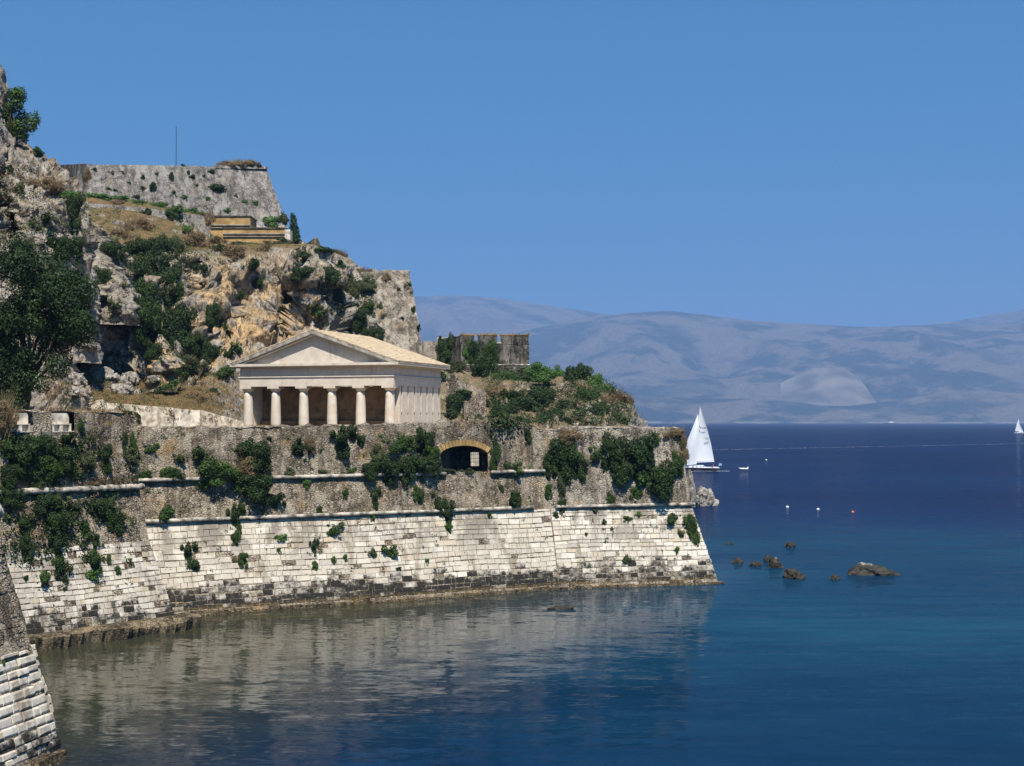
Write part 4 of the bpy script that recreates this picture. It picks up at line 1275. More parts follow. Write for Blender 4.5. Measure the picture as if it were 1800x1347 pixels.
def roofz(x): return ZE + (ZR - ZE) * (1 - abs(x - hw_) / (hw_ + .76))
mb = MB(); mb.prism([(0.9, 0.16, 18.842), (TW - .9, 0.16, 18.842), (hw_, 0.16, roofz(hw_) - .62)], (0, .5, 0))
tb('tympanum', mb, M['temple'])
for s in (-1, 1):
    xe = hw_ + s * (hw_ + .76)
    mb = MB()
    mb.prism([(xe, -.55, ZE - .10), (hw_, -.55, ZR - .10), (hw_, -.55, ZR - .45), (xe - s * .4, -.55, ZE - .30)], (0, .8, 0))
    tb('raking_cornice', mb, M['temple_weather'])
    mb = MB()
    mb.prism([(xe - s * 1.1, -.38, ZE - .10), (hw_, -.38, ZR - .455), (hw_, -.38, ZR - .60), (xe - s * 1.5, -.38, ZE - .12)], (0, .6, 0))
    tb('raking_moulding', mb, M['temple'])
    # roof slope: overlapping slab courses
    mb = MB(); n = 16
    for j in range(n):
        a0, a1 = j / n, (j + 1) / n + .01
        x0, x1 = xe + (hw_ - xe) * a0, xe + (hw_ - xe) * min(a1, 1)
        z0, z1 = ZE + (ZR - ZE) * a0, ZE + (ZR - ZE) * min(a1, 1)
        y = -.57
        rr = random.Random(j * 7 + s)
        while y < TL + .45:
            w = rr.uniform(.8, 1.5)
            y1 = min(y + w - .02, TL + .5)
            dz = rr.uniform(0, .015)
            mb.prism([(x0, y, z0 + .05 + dz), (x0, y1, z0 + .05 + dz), (x1, y1, z1 + .005), (x1, y, z1 + .005)], (0, 0, -.09))
            y += w
    o = tb('roof_slabs', mb, M['roofslab']); o['kind'] = 'stuff'
    mb = MB(); mb.prism([(xe, -.5, ZE - .09), (hw_, -.5, ZR - .09), (hw_, -.5, ZR - .3), (xe, -.5, ZE - .2)], (0, TL + .95, 0)); tb('roof_deck', mb, M['temple_weather'])
mb = MB(); mb.prism([(0.5, TL - .3, 18.842), (TW - .5, TL - .3, 18.842), (hw_, TL - .3, roofz(hw_) - .5)], (0, .25, 0)); tb('rear_gable', mb, M['temple'])
mb = MB(); mb.box(hw_ - .05, hw_ + .05, -.5, -.4, ZR, ZR + .75); mb.box(hw_ - .2, hw_ + .2, -.5, -.4, ZR + .45, ZR + .55); mb.box(hw_ - .18, hw_ + .18, -.6, -.25, ZR - .02, ZR + .14)
tb('cross', mb, M['temple'])
# side walls; the right one has seven tall slots and seven small vents
Y0 = 1.75
mb = MB(); mb.box(0.12, 0.75, Y0, TL - .1, TZ, ZC); tb('side_wall', mb, M['temple'])
def depth_at(x):
    t = (x - 900) / F
    a = TR
    return (t * a[1] - a[0]) / (w_[0] - t * w_[1])
slots = [depth_at(x) for x in (708, 719.3, 730.6, 741.8, 752.5, 763, 773.5)]
mb = MB()
xo, xi = TW - .12, TW - .72
zs0, zs1 = 14.05, ZC
edges = [Y0] + [q for s in slots for q in (s - .17, s + .17)] + [TL - .1]
for i in range(0, len(edges), 2):
    mb.box(xi + .2, xo, edges[i], edges[i + 1], zs0, zs1)
mb.box(xi, xi + .197, Y0, TL - .1, TZ, zs1)
mb.box(xi + .2, xo, Y0, TL - .1, 13.88, zs0)
vz0, vz1 = 13.62, 13.88
ed = [Y0] + [q for s in slots for q in (s - .14, s + .14)] + [TL - .1]
for i in range(0, len(ed), 2):
    mb.box(xi + .2, xo, ed[i], ed[i + 1], vz0, vz1)
mb.box(xi + .2, xo, Y0, TL - .1, TZ, vz0)
tb('side_wall', mb, M['temple'])
for s in slots:
    mb = MB(); mb.box(xi + .2, xi + .28, s - .135, s + .135, vz0 + .005, vz1 - .005); tb('vent', mb, M['iron'])
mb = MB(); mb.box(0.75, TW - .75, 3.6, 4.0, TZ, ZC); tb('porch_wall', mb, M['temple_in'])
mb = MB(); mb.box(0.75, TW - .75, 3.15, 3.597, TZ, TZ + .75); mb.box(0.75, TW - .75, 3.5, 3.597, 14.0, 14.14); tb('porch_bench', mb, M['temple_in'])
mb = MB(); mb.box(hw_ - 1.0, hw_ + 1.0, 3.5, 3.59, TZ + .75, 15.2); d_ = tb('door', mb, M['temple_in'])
mb = MB(); mb.box(hw_ - .25, hw_ + 1.1, 3.0, 3.147, TZ + .02, TZ + .68); tb('opening_shade_panel', mb, M['dark'])  # solid black panel painting the shade of a low opening
mb = MB(); mb.box(0.75, TW - .75, TL - .7, TL - .12, TZ, ZC); tb('rear_wall', mb, M['temple'])
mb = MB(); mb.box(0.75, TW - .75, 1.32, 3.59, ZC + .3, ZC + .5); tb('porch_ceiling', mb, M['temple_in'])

# ------------------------------------------------------------------ rocks
def rock_mesh(name, seed, mat, flat=0.6, sub=3, amp=0.35):
    import bmesh
    bm = bmesh.new()
    bmesh.ops.create_icosphere(bm, subdivisions=sub, radius=1.0)
    v = np.array([q.co[:] for q in bm.verts])
    f = [tuple(q.index for q in t.verts) for t in bm.faces]
    bm.free()
    d = facet(v * 1.1 + seed * 3.3, seed, 1.0) * amp + facet(v * 2.6 + seed, seed + 5, 0.9) * amp * .35 + fbm(v * 5 + seed, 2, seed) * amp * .12
    v = v * (1 + d)[:, None]
    v[:, 2] = np.where(v[:, 2] < -flat, -flat, v[:, 2])
    return mesh(name, v, f, mat)
ROCKS = [rock_mesh('boulder', 500 + i, M['boulder'], sub=4) for i in range(6)]
def m_searock():
    t = NT('wet sea rock', 0.6, 0.4)
    z = t.xyz()[2]; n = t.noise(2.5, 6, .7)
    c = t.mix(t.step(n, .35, .65), (0.012, 0.011, 0.008), (0.045, 0.036, 0.020))
    c = t.mix(t.step(t.math('ADD', z, t.math('MULTIPLY', n, .8)), 1.25, 1.5), c, (0.42, 0.39, 0.34))
    t.bump(n, .15, .8)
    return t.out(c)
M['searock'] = m_searock()
SROCKS = [rock_mesh('sea_rock', 520 + i, M['searock'], 1.0, 4) for i in range(5)]
def put_rock(name, me, x, v, w, h, label, cat, group, z=None, D=None, hyd=0.0, rz=None):
    if z is not None:
        p = G(x, v, z)
    else:
        r = hit(x, v)
        p = np.array(r[0]) if D is None else P(x, v, D)
    k = p[1] / F
    o = bpy.data.objects.new(name, me)
    COL.objects.link(o)
    o.location = (p[0], p[1] + w * k * .25, p[2] + hyd)
    o.scale = (w * k / 2, w * k / 2 * .8, h * k / 2 * 1.15)
    o.rotation_euler = (0, 0, random.uniform(0, 6.28) if rz is None else rz)
    tag(o, label, cat, group, 'thing')
    return o
for i, (x, v, w, h, lb) in enumerate([(1298, 990, 20, 10, 'small dark sea rock nearest the bastion foot'), (1331, 995, 26, 10, 'low dark sea rock second from the bastion foot'), (1352, 988, 16, 14, 'small round sea rock behind the middle cluster'),
        (1364, 998, 30, 17, 'dark sea rock in the middle of the cluster'), (1398, 1018, 42, 20, 'broad domed brown sea rock in front of the cluster'), (1469, 1019, 20, 9, 'small dark sea rock between dome rock and the largest rock'),
        (1390, 962, 22, 12, 'lone dark sea rock farthest out behind the cluster'), (1283, 957, 16, 4, 'submerged yellowish reef just breaking the surface beside the bastion')]):
    put_rock('sea_rock', SROCKS[i % 5], x, v, w, h * 1.5, lb, 'rock', 'rocks awash off the bastion', z=0.0, hyd=-0.05, rz=i * 1.3)
# the largest sea rock: long wedge with a pale tip
me = rock_mesh('sea_rock', 541, M['searock'], 1.0, 4, .22)
for q in me.vertices:
    c = q.co
    c.z *= (1.0 - 0.45 * c.x) if c.x > -0.6 else 1.1
p = G(1537, 1010)
o = obj('sea_rock', me); o.location = (p[0], p[1], -0.1); o.scale = (2.25, 1.1, 0.98)
tag(o, 'largest sea rock, a long dark wedge with a pale tip', 'rock', 'rocks awash off the bastion', 'thing')
o = put_rock('sea_rock', rock_mesh('sea_rock', 547, M['searock'], 1.0, 4, .25), 987, 1072, 46, 10, 'flat dark rock in the calm water before the bastion', 'rock', 'rocks awash off the bastion', z=0.0)
o.scale.y *= .6; o.rotation_euler.z = 0.1
o = put_rock('shore_boulder', ROCKS[2], 1240, 890, 44, 40, 'large pale boulder standing in the sea behind the bastion corner', 'rock', None, z=0.0, hyd=0.6, rz=0.7)
o = put_rock('shore_boulder', ROCKS[4], 1212, 872, 24, 62, 'pale rock shoulder leaning against the far side of the bastion', 'rock', None, D=135, rz=2.0)
words = ['largest', 'flat-topped', 'leaning', 'low', 'round', 'pale split', 'small', 'blocky', 'cracked', 'pointed', 'slabby', 'half-buried']
for i, (x, v, w, h) in enumerate([(128, 672, 44, 28), (160, 658, 34, 28), (122, 690, 34, 16), (167, 686, 40, 20), (186, 668, 38, 32), (208, 690, 48, 24), (224, 672, 38, 28), (241, 693, 18, 16), (250, 664, 24, 14), (270, 668, 24, 14), (146, 697, 22, 12), (200, 655, 28, 20)]):
    ords = ['first', 'second', 'third', 'fourth', 'fifth', 'sixth', 'seventh', 'eighth', 'ninth', 'tenth', 'eleventh', 'twelfth']
    rank = sorted([128, 160, 122, 167, 186, 208, 224, 241, 250, 270, 146, 200]).index(x)
    put_rock('boulder', ROCKS[i % 6], x, v, w, h, f'pale fallen boulder below the cave, {ords[rank]} from the left', 'boulder', 'fallen boulders below the cave')
# ------------------------------------------------------------------ foliage
def leaf_cloud(rng, centres, radii, per, size, squash=1.0, shell=0.55):
    """leaf quads spread through lumpy blobs; denser towards the outside, none floating far off"""
    C, Rr = np.array(centres, float), np.array(radii, float)
    pts, nrm = [], []
    for c, r in zip(C, Rr):
        n = max(8, int(per * (r / Rr.mean()) ** 2))
        d = rng.normal(size=(n, 3)); d /= np.linalg.norm(d, axis=1)[:, None]
        rr = r * (shell + (1.06 - shell) * rng.random(n) ** 0.6)
        rr *= 1 + 0.22 * vnoise(d * 2.2 + c * 3.1, 5)
        pts.append(c + d * rr[:, None] * np.array((1, 1, squash))); nrm.append(d)
    p = np.concatenate(pts); n = np.concatenate(nrm)
    n = n + rng.normal(size=n.shape) * 0.65 + np.array((0, 0, 0.25))
    n /= np.linalg.norm(n, axis=1)[:, None]
    t = np.cross(n, rng.normal(size=n.shape)); t /= np.linalg.norm(t, axis=1)[:, None]
    b = np.cross(n, t)
    s = size * rng.uniform(0.6, 1.35, len(p))[:, None]
    v = np.stack([p - t * s, p - b * s * .5 + n * s * .12, p + t * s, p + b * s * .5 + n * s * .12], 1).reshape(-1, 3)
    f = np.arange(len(v)).reshape(-1, 4)
    return v, f
def bush_mesh(seed, mat, hang=0.0, per=130, size=0.085, nb=13, dry=False):
    rng = np.random.default_rng(seed)
    C, Rr = [], []
    for i in range(nb):
        d = rng.normal(size=3); d /= np.linalg.norm(d)
        k = rng.random() ** .5 * 0.82
        c = d * k
        c[2] *= 0.9
        C.append(c); Rr.append(rng.uniform(.15, .42) * (1.2 - .6 * k))
    if hang:
        for i in range(6):
            C.append((rng.uniform(-.4, .4), rng.uniform(-.25, .25), -0.4 - .5 * rng.random())); Rr.append(rng.uniform(.16, .3))
    v, f = leaf_cloud(rng, C, Rr, per, size)
    if dry:
        # twiggy upright scrub
        n = 500
        b0 = rng.normal(size=(n, 3)) * .25; b0[:, 2] -= .35
        d = rng.normal(size=(n, 3)) * .5 + np.array((0, 0, .8))
        e = b0 + d * .8
        w = rng.normal(size=(n, 3)); w /= np.linalg.norm(w, axis=1)[:, None]
        q = np.stack([b0 - w * .012, b0 + w * .012, e + w * .005, e - w * .005], 1).reshape(-1, 3)
        f = np.concatenate([f, np.arange(len(q)).reshape(-1, 4) + len(v)]); v = np.concatenate([v, q])
    return mesh('foliage', v, f, mat)
KM = {'g': 'leaf', 'd': 'leaf_dark', 'o': 'leaf_olive', 'b': 'leaf_bright', 'y': 'leaf_dry'}
BM = {}
for ki, (k, mname) in enumerate(KM.items()):
    BM[k, 0] = [bush_mesh(1000 + ki * 50 + i, M[mname], 0, 80, .10, 15, k == 'y') for i in range(3)]        # small in the picture
    BM[k, 1] = [bush_mesh(1020 + ki * 50 + i, M[mname], 0, 300, .047, 24, k == 'y') for i in range(3)]       # large in the picture
    BM[k, 2] = [bush_mesh(1040 + ki * 50 + i, M[mname], 1, 200, .06, 18, k == 'y') for i in range(2)]       # hanging
TONE = {'g': 'green', 'd': 'dark green', 'o': 'olive-green', 'b': 'bright green', 'y': 'dry brown'}
ORD = ['first', 'second', 'third', 'fourth', 'fifth', 'sixth', 'seventh', 'eighth', 'ninth', 'tenth', 'eleventh', 'twelfth', 'thirteenth', 'fourteenth', 'fifteenth',
       'sixteenth', 'seventeenth', 'eighteenth', 'nineteenth', 'twentieth']
def ordw(n):
    if n < 20: return ORD[n]
    tens = ['', '', 'twenty', 'thirty', 'forty', 'fifty', 'sixty', 'seventy'][(n + 1) // 10]
    return tens + '-' + ORD[(n + 1) % 10 - 1] if (n + 1) % 10 else {20: 'twentieth', 30: 'thirtieth', 40: 'fortieth', 50: 'fiftieth', 60: 'sixtieth'}[n + 1]
def plant(zone, group, rows, hang=True, name='bush', out=0.25):
    """rows: (x, v, width px, height px, tone); each bush grows where its pixel meets the wall or slope"""
    rows = sorted(rows, key=lambda r: r[0])
    per_tone = {}
    for (x, v, w, h, k) in rows:
        rr = random.Random(int(x * 7 + v * 13))
        r = hit(x, v)
        if r is None:
            r = hit(x, v + h * .6) or hit(x - 6, v + h) or hit(x + 6, v + h)
            if r is None: continue
        p, n, D = r
        i = per_tone.get(k, 0); per_tone[k] = i + 1
        big = w * h > 900
        kind = 2 if (hang and h > w * 1.1) else (1 if big else 0)
        me = rr.choice(BM[k, kind])
        o = bpy.data.objects.new(name, me)
        COL.objects.link(o)
        k_ = D / F
        q = P(x, v, D)
        sx, sz = w * k_ * .75, h * k_ * .75
        sy = min(sx, sz) * .75
        n2 = Vector((n.x, n.y, max(n.z, 0) * .5))
        if n2.length < 1e-4: n2 = Vector((0, -1, 0))
        n2.normalize()
        o.location = Vector(q) + n2 * sy * out
        o.scale = (sx, sy, sz)
        o.rotation_euler = (rr.uniform(-.1, .1), rr.uniform(-.15, .15), rr.choice((0, math.pi)) + math.atan2(n2.x, -n2.y) * .8 + rr.uniform(-.3, .3))
        tag(o, f'{ordw(i)} {TONE[k]} bush from the left {zone}', 'bush', group, 'thing')

plant('on the long wall beneath the temple', 'bushes rooted in the long wall', [
    (372, 828, 62, 50, 'g'), (300, 833, 38, 24, 'g'), (255, 835, 20, 18, 'g'), (352, 797, 26, 28, 'g'), (315, 805, 22, 24, 'o'), (262, 787, 24, 16, 'g'), (452, 800, 60, 55, 'd'), (438, 822, 44, 42, 'y'),
    (450, 855, 66, 56, 'd'), (484, 878, 30, 30, 'd'), (413, 907, 30, 52, 'd'), (412, 946, 16, 22, 'g'), (289, 903, 28, 30, 'g'), (528, 787, 32, 28, 'd'), (545, 783, 18, 22, 'y'), (600, 770, 42, 52, 'd'), (632, 770, 14, 18, 'd'),
    (665, 797, 24, 34, 'o'), (700, 782, 46, 30, 'g'), (742, 768, 30, 40, 'd'), (757, 800, 32, 36, 'g'), (652, 826, 38, 32, 'd'), (682, 820, 36, 42, 'd'), (715, 815, 34, 46, 'd'), (748, 820, 44, 40, 'd'),
    (659, 872, 18, 36, 'd'), (734, 868, 18, 26, 'g'), (779, 892, 30, 42, 'd'), (787, 928, 13, 20, 'g'), (540, 850, 16, 18, 'b'), (606, 868, 11, 15, 'g'), (561, 897, 12, 14, 'g'), (584, 929, 28, 24, 'g'), (655, 909, 13, 15, 'b'),
    (551, 960, 17, 30, 'd'), (552, 993, 12, 14, 'b'), (330, 968, 26, 36, 'd'), (341, 994, 20, 22, 'd'), (426, 984, 18, 26, 'g'), (413, 984, 10, 12, 'y'), (496, 945, 20, 14, 'b'), (655, 973, 18, 16, 'o'), (686, 968, 26, 26, 'g'),
    (585, 986, 9, 14, 'g'), (607, 980, 9, 12, 'b'), (790, 827, 30, 9, 'o'), (822, 829, 22, 9, 'o'), (870, 798, 16, 52, 'g'), (904, 822, 28, 28, 'g'), (926, 765, 14, 20, 'g'), (898, 879, 30, 26, 'd'), (880, 858, 9, 12, 'g'),
    (862, 762, 9, 9, 'o'), (505, 830, 22, 12, 'o'), (565, 828, 24, 10, 'o'), (615, 826, 18, 10, 'g'), (490, 968, 8, 10, 'g'), (465, 905, 12, 14, 'o'), (860, 905, 9, 12, 'g'), (750, 985, 8, 8, 'b'), (700, 1000, 9, 8, 'g'), (420, 790, 20, 16, 'o'), (760, 868, 8, 9, 'o'), (472, 770, 12, 10, 'o')])
plant('in the re-entrant corner beside the bastion', 'bushes in the wall corner', [
    (963, 862, 14, 24, 'g'), (986, 850, 16, 40, 'o'), (976, 905, 10, 12, 'g'), (985, 795, 46, 66, 'd'), (994, 770, 44, 24, 'y'), (966, 812, 24, 40, 'g'), (987, 886, 14, 26, 'd'), (1012, 812, 30, 46, 'd')])
plant('on the right bastion', 'bushes rooted in the right bastion', [
    (1046, 795, 28, 30, 'g'), (1075, 785, 36, 58, 'd'), (1062, 815, 18, 20, 'g'), (1125, 790, 50, 70, 'd'), (1098, 830, 48, 42, 'd'), (1128, 843, 26, 28, 'b'), (1116, 866, 20, 22, 'g'), (1163, 845, 56, 60, 'd'), (1190, 815, 24, 36, 'g'),
    (1073, 878, 13, 22, 'g'), (1186, 763, 32, 14, 'y'), (1201, 778, 12, 30, 'y'), (1203, 800, 12, 24, 'y'), (1178, 912, 24, 22, 'g'), (1213, 928, 24, 50, 'g'), (1103, 912, 14, 11, 'g'), (1122, 905, 10, 10, 'b'), (1190, 967, 10, 12, 'b'),
    (1100, 984, 20, 14, 'o'), (1196, 936, 12, 14, 'o'), (1045, 897, 9, 10, 'o'), (1062, 918, 8, 10, 'g'), (1150, 770, 24, 18, 'o'), (1030, 940, 7, 8, 'g'), (1075, 930, 9, 7, 'o')])
plant('on the overgrown left bastion', 'bushes on the left bastion', [
    (28, 790, 50, 56, 'd'), (70, 782, 50, 40, 'd'), (18, 835, 40, 44, 'd'), (75, 822, 50, 46, 'g'), (110, 805, 44, 46, 'd'), (116, 772, 30, 28, 'd'), (50, 832, 44, 30, 'o'), (150, 812, 34, 30, 'o'), (183, 802, 30, 44, 'd'), (228, 802, 30, 22, 'o'),
    (217, 775, 12, 36, 'd'), (234, 778, 10, 32, 'g'), (141, 747, 12, 20, 'g'), (130, 832, 30, 20, 'o'), (20, 875, 40, 40, 'd'), (72, 886, 46, 36, 'd'), (105, 882, 30, 28, 'o'), (40, 922, 34, 44, 'd'), (98, 915, 40, 48, 'd'), (175, 890, 34, 42, 'd'),
    (195, 907, 32, 46, 'd'), (147, 930, 18, 30, 'g'), (99, 960, 34, 60, 'd'), (105, 996, 30, 40, 'd'), (44, 965, 24, 48, 'd'), (74, 1015, 26, 26, 'g'), (160, 985, 34, 36, 'g'), (162, 1010, 24, 20, 'b'), (205, 1003, 12, 18, 'b'), (190, 985, 10, 20, 'g'),
    (44, 1016, 9, 12, 'd'), (168, 950, 12, 24, 'g'), (95, 850, 26, 16, 'o'), (165, 850, 30, 12, 'y'), (200, 845, 20, 12, 'y'), (130, 890, 22, 30, 'o'), (60, 850, 30, 20, 'd'), (243, 735, 9, 16, 'g'), (224, 725, 14, 6, 'g'), (160, 770, 12, 10, 'o'), (113, 1035, 8, 8, 'g')])
plant('on the nearest bastion corner', 'bushes on the nearest bastion', [(9, 872, 34, 34, 'd'), (55, 1135, 12, 16, 'b'), (4, 1166, 8, 14, 'b'), (12, 905, 14, 20, 'o')])
plant('behind the left parapet', 'scrub behind the left parapet', [(6, 730, 34, 56, 'y'), (30, 700, 40, 50, 'd'), (10, 690, 36, 40, 'o')], hang=False)
plant('on the cliff and gully', 'scrub on the cliff', [
    (130, 362, 28, 40, 'd'), (124, 396, 26, 46, 'd'), (100, 440, 60, 46, 'd'), (132, 432, 38, 34, 'd'), (34, 440, 46, 40, 'd'), (216, 420, 40, 30, 'y'), (196, 445, 40, 40, 'd'), (240, 445, 50, 46, 'd'), (236, 485, 50, 56, 'd'), (275, 442, 38, 50, 'd'),
    (285, 482, 48, 66, 'd'), (262, 520, 50, 56, 'd'), (300, 530, 46, 66, 'd'), (308, 572, 54, 66, 'd'), (330, 602, 50, 46, 'd'), (328, 642, 56, 36, 'o'), (370, 622, 40, 40, 'd'), (254, 560, 54, 76, 'd'), (180, 487, 34, 32, 'd'), (206, 536, 18, 14, 'g'),
    (312, 440, 30, 36, 'o'), (345, 432, 40, 34, 'y'), (330, 410, 30, 26, 'b'), (250, 402, 40, 24, 'y'), (226, 404, 30, 18, 'y'), (372, 552, 28, 40, 'd'), (470, 442, 40, 22, 'y'), (410, 446, 40, 22, 'y'), (440, 466, 28, 26, 'd'), (510, 470, 26, 18, 'y'),
    (528, 482, 46, 26, 'd'), (575, 492, 38, 42, 'd'), (560, 545, 24, 26, 'g'), (592, 522, 28, 46, 'd'), (622, 512, 30, 40, 'o'), (642, 502, 36, 26, 'o'), (632, 562, 36, 46, 'd'), (656, 592, 34, 36, 'd'), (648, 545, 20, 30, 'g'), (572, 439, 36, 12, 'g'),
    (598, 448, 24, 12, 'y'), (632, 478, 30, 10, 'y'), (679, 492, 13, 18, 'y'), (724, 545, 9, 16, 'd'), (718, 500, 8, 12, 'd'), (735, 576, 8, 14, 'd'), (300, 690, 40, 22, 'o'), (286, 680, 40, 22, 'g'), (395, 655, 34, 26, 'g'), (360, 660, 40, 20, 'o'),
    (400, 625, 26, 30, 'd'), (375, 690, 24, 14, 'g'), (345, 700, 30, 14, 'y'), (420, 610, 20, 18, 'g'), (68, 268, 18, 16, 'g'), (60, 325, 36, 18, 'y'), (95, 330, 40, 24, 'y'), (38, 330, 24, 24, 'o'), (18, 300, 14, 20, 'd'), (60, 400, 30, 24, 'o'), (20, 400, 34, 24, 'y'),
    (85, 385, 24, 20, 'd'), (250, 460, 30, 30, 'o'), (350, 470, 24, 30, 'd'), (385, 440, 30, 18, 'd'), (430, 430, 60, 14, 'o'), (490, 428, 50, 12, 'o'), (380, 425, 40, 16, 'y'), (535, 450, 30, 18, 'd'), (600, 470, 24, 20, 'd'), (490, 545, 14, 14, 'd'), (420, 520, 16, 20, 'd'),
    (395, 580, 22, 30, 'd'), (270, 620, 30, 40, 'd'), (315, 660, 30, 20, 'g'), (700, 510, 8, 8, 'd'), (705, 560, 9, 9, 'd'), (668, 540, 12, 14, 'o'), (245, 690, 20, 10, 'g'), (140, 640, 24, 24, 'd'), (150, 570, 24, 24, 'd'), (520, 500, 14, 14, 'y'), (455, 500, 20, 24, 'd')], hang=False)
plant('on the green bank below the citadel wall', 'scrub on the citadel bank', [
    (126, 346, 30, 20, 'b'), (160, 347, 42, 14, 'b'), (195, 351, 42, 14, 'b'), (238, 358, 42, 12, 'b'), (278, 363, 32, 14, 'b'), (306, 376, 24, 30, 'g'), (332, 373, 30, 12, 'b'), (258, 376, 18, 20, 'd'), (366, 386, 16, 24, 'y'), (205, 358, 20, 10, 'y'), (478, 390, 24, 20, 'b'), (498, 386, 20, 20, 'o'), (355, 378, 20, 8, 'b')], hang=False)
plant('on the face of the citadel wall', 'bushes rooted in the citadel wall', [
    (153, 312, 12, 26, 'y'), (166, 297, 9, 8, 'd'), (197, 304, 9, 8, 'g'), (215, 303, 8, 6, 'g'), (253, 314, 12, 10, 'd'), (266, 328, 16, 14, 'd'), (250, 331, 9, 9, 'g'), (300, 310, 10, 12, 'd'), (338, 311, 10, 8, 'd'), (330, 303, 7, 6, 'd'), (372, 302, 12, 9, 'd'), (380, 331, 36, 16, 'd'),
    (192, 332, 9, 7, 'g'), (203, 335, 9, 6, 'g'), (305, 338, 8, 8, 'd'), (430, 355, 10, 8, 'b'), (450, 356, 9, 8, 'b'), (366, 349, 8, 7, 'b'), (415, 345, 8, 8, 'o'), (325, 347, 8, 10, 'b'), (228, 322, 7, 6, 'o'), (358, 310, 7, 6, 'd'), (345, 325, 7, 6, 'o'), (275, 305, 7, 6, 'o'), (400, 370, 9, 8, 'b'), (240, 345, 14, 8, 'd')], hang=False, out=0.1)
plant('on top of the citadel wall', 'grass tufts on the citadel wall', [(400, 288, 26, 9, 'y'), (420, 287, 30, 12, 'y'), (440, 287, 28, 11, 'y'), (322, 290, 8, 6, 'd'), (455, 292, 14, 7, 'd')], hang=False, out=-0.5)
plant('on the hillside below the gun tower', 'scrub on the hillside', [
    (800, 652, 50, 28, 'o'), (840, 658, 44, 30, 'd'), (838, 630, 28, 56, 'd'), (862, 628, 26, 60, 'g'), (823, 622, 14, 40, 'b'), (790, 622, 36, 60, 'd'), (880, 668, 60, 24, 'g'), (948, 656, 46, 34, 'b'), (925, 668, 36, 20, 'g'), (1010, 664, 50, 42, 'd'), (980, 662, 36, 28, 'b'),
    (1046, 682, 34, 44, 'b'), (1072, 692, 30, 26, 'd'), (1090, 705, 26, 28, 'y'), (1106, 707, 14, 18, 'y'), (868, 696, 50, 30, 'y'), (900, 705, 58, 34, 'd'), (930, 716, 60, 46, 'd'), (880, 730, 50, 36, 'd'), (960, 702, 46, 38, 'd'), (968, 735, 46, 26, 'd'), (1030, 702, 44, 38, 'g'), (1045, 726, 46, 32, 'd'),
    (1000, 744, 40, 18, 'd'), (800, 715, 32, 50, 'd'), (815, 690, 40, 14, 'd'), (840, 736, 20, 14, 'o'), (790, 735, 30, 30, 'd'), (935, 690, 30, 16, 'o'), (1080, 730, 24, 20, 'o'), (1100, 742, 24, 14, 'd'), (915, 742, 40, 20, 'd'), (855, 716, 24, 30, 'd'), (985, 715, 30, 26, 'd'), (770, 640, 30, 24, 'o'), (775, 665, 30, 24, 'd'), (1065, 708, 24, 22, 'y'), (775, 598, 10, 12, 'd')], hang=False)
plant('beside the temple on the terrace', 'scrub on the terrace', [(433, 637, 12, 12, 'g')], hang=False)

# low ground cover and weeds: nobody could count these
def cover(name, label, regions, mat, seed):
    rng = np.random.default_rng(seed)
    vs, n = [], 0
    for (x0, x1, v0, v1, m, size, leaf) in regions:
        for _ in range(m):
            x, v = rng.uniform(x0, x1), rng.uniform(v0, v1)
            if fbm(np.array([[x / 38.0, v / 38.0, seed * 1.7]]), 3, seed)[0] < -0.06: continue
            r = hit(x, v)
            if r is None or r[2] > 240: continue
            p, nn, D = r
            q = size * rng.uniform(.4, 1.2)
            m_ = int(10 + 26 * q)
            c = np.array(p) + np.array(nn) * q * .15 + rng.normal(size=(m_, 3)) * np.array((q, q, q * .8)) * .42
            d = rng.normal(size=(m_, 3)) + np.array(nn) * .8
            d /= np.linalg.norm(d, axis=1)[:, None]
            t = np.cross(d, rng.normal(size=(m_, 3))); t /= np.linalg.norm(t, axis=1)[:, None]
            b = np.cross(d, t); s = leaf * rng.uniform(.6, 1.3, (m_, 1))
            vs.append(np.stack([c - t * s, c - b * s * .5, c + t * s, c + b * s * .5], 1).reshape(-1, 3))
    v = np.concatenate(vs)
    o = obj(name, mesh(name, v, np.arange(len(v)).reshape(-1, 4), M[mat]))
    o['kind'] = 'stuff'
cover('ivy', '', [(190, 345, 420, 655, 420, .9, .13), (0, 240, 765, 845, 260, .55, .10), (0, 240, 860, 990, 260, .5, .10), (560, 660, 480, 610, 220, .7, .12), (862, 1110, 650, 748, 900, .9, .13), (780, 860, 640, 668, 120, .8, .13), (784, 815, 690, 745, 60, .7, .12), (20, 150, 400, 500, 160, .7, .12)], 'leaf_dark', 31)
cover('scrub', '', [(862, 1115, 645, 748, 560, .8, .12), (110, 420, 650, 720, 260, .45, .09), (250, 640, 430, 480, 260, .6, .11), (0, 130, 280, 430, 160, .6, .1), (110, 380, 335, 400, 200, .5, .1)], 'leaf_olive', 37)
cover('dry_scrub', '', [(180, 640, 425, 520, 420, .6, .09), (780, 1115, 660, 748, 260, .6, .09), (0, 130, 290, 430, 200, .6, .09), (1000, 1205, 756, 775, 60, .4, .07), (0, 240, 780, 1000, 160, .4, .07), (80, 425, 650, 740, 240, .4, .08)], 'leaf_dry', 41)
cover('wall_weeds', '', [(240, 990, 755, 1010, 300, .26, .07), (985, 1215, 765, 1000, 150, .26, .07), (40, 300, 980, 1090, 60, .22, .06)], 'leaf', 43)

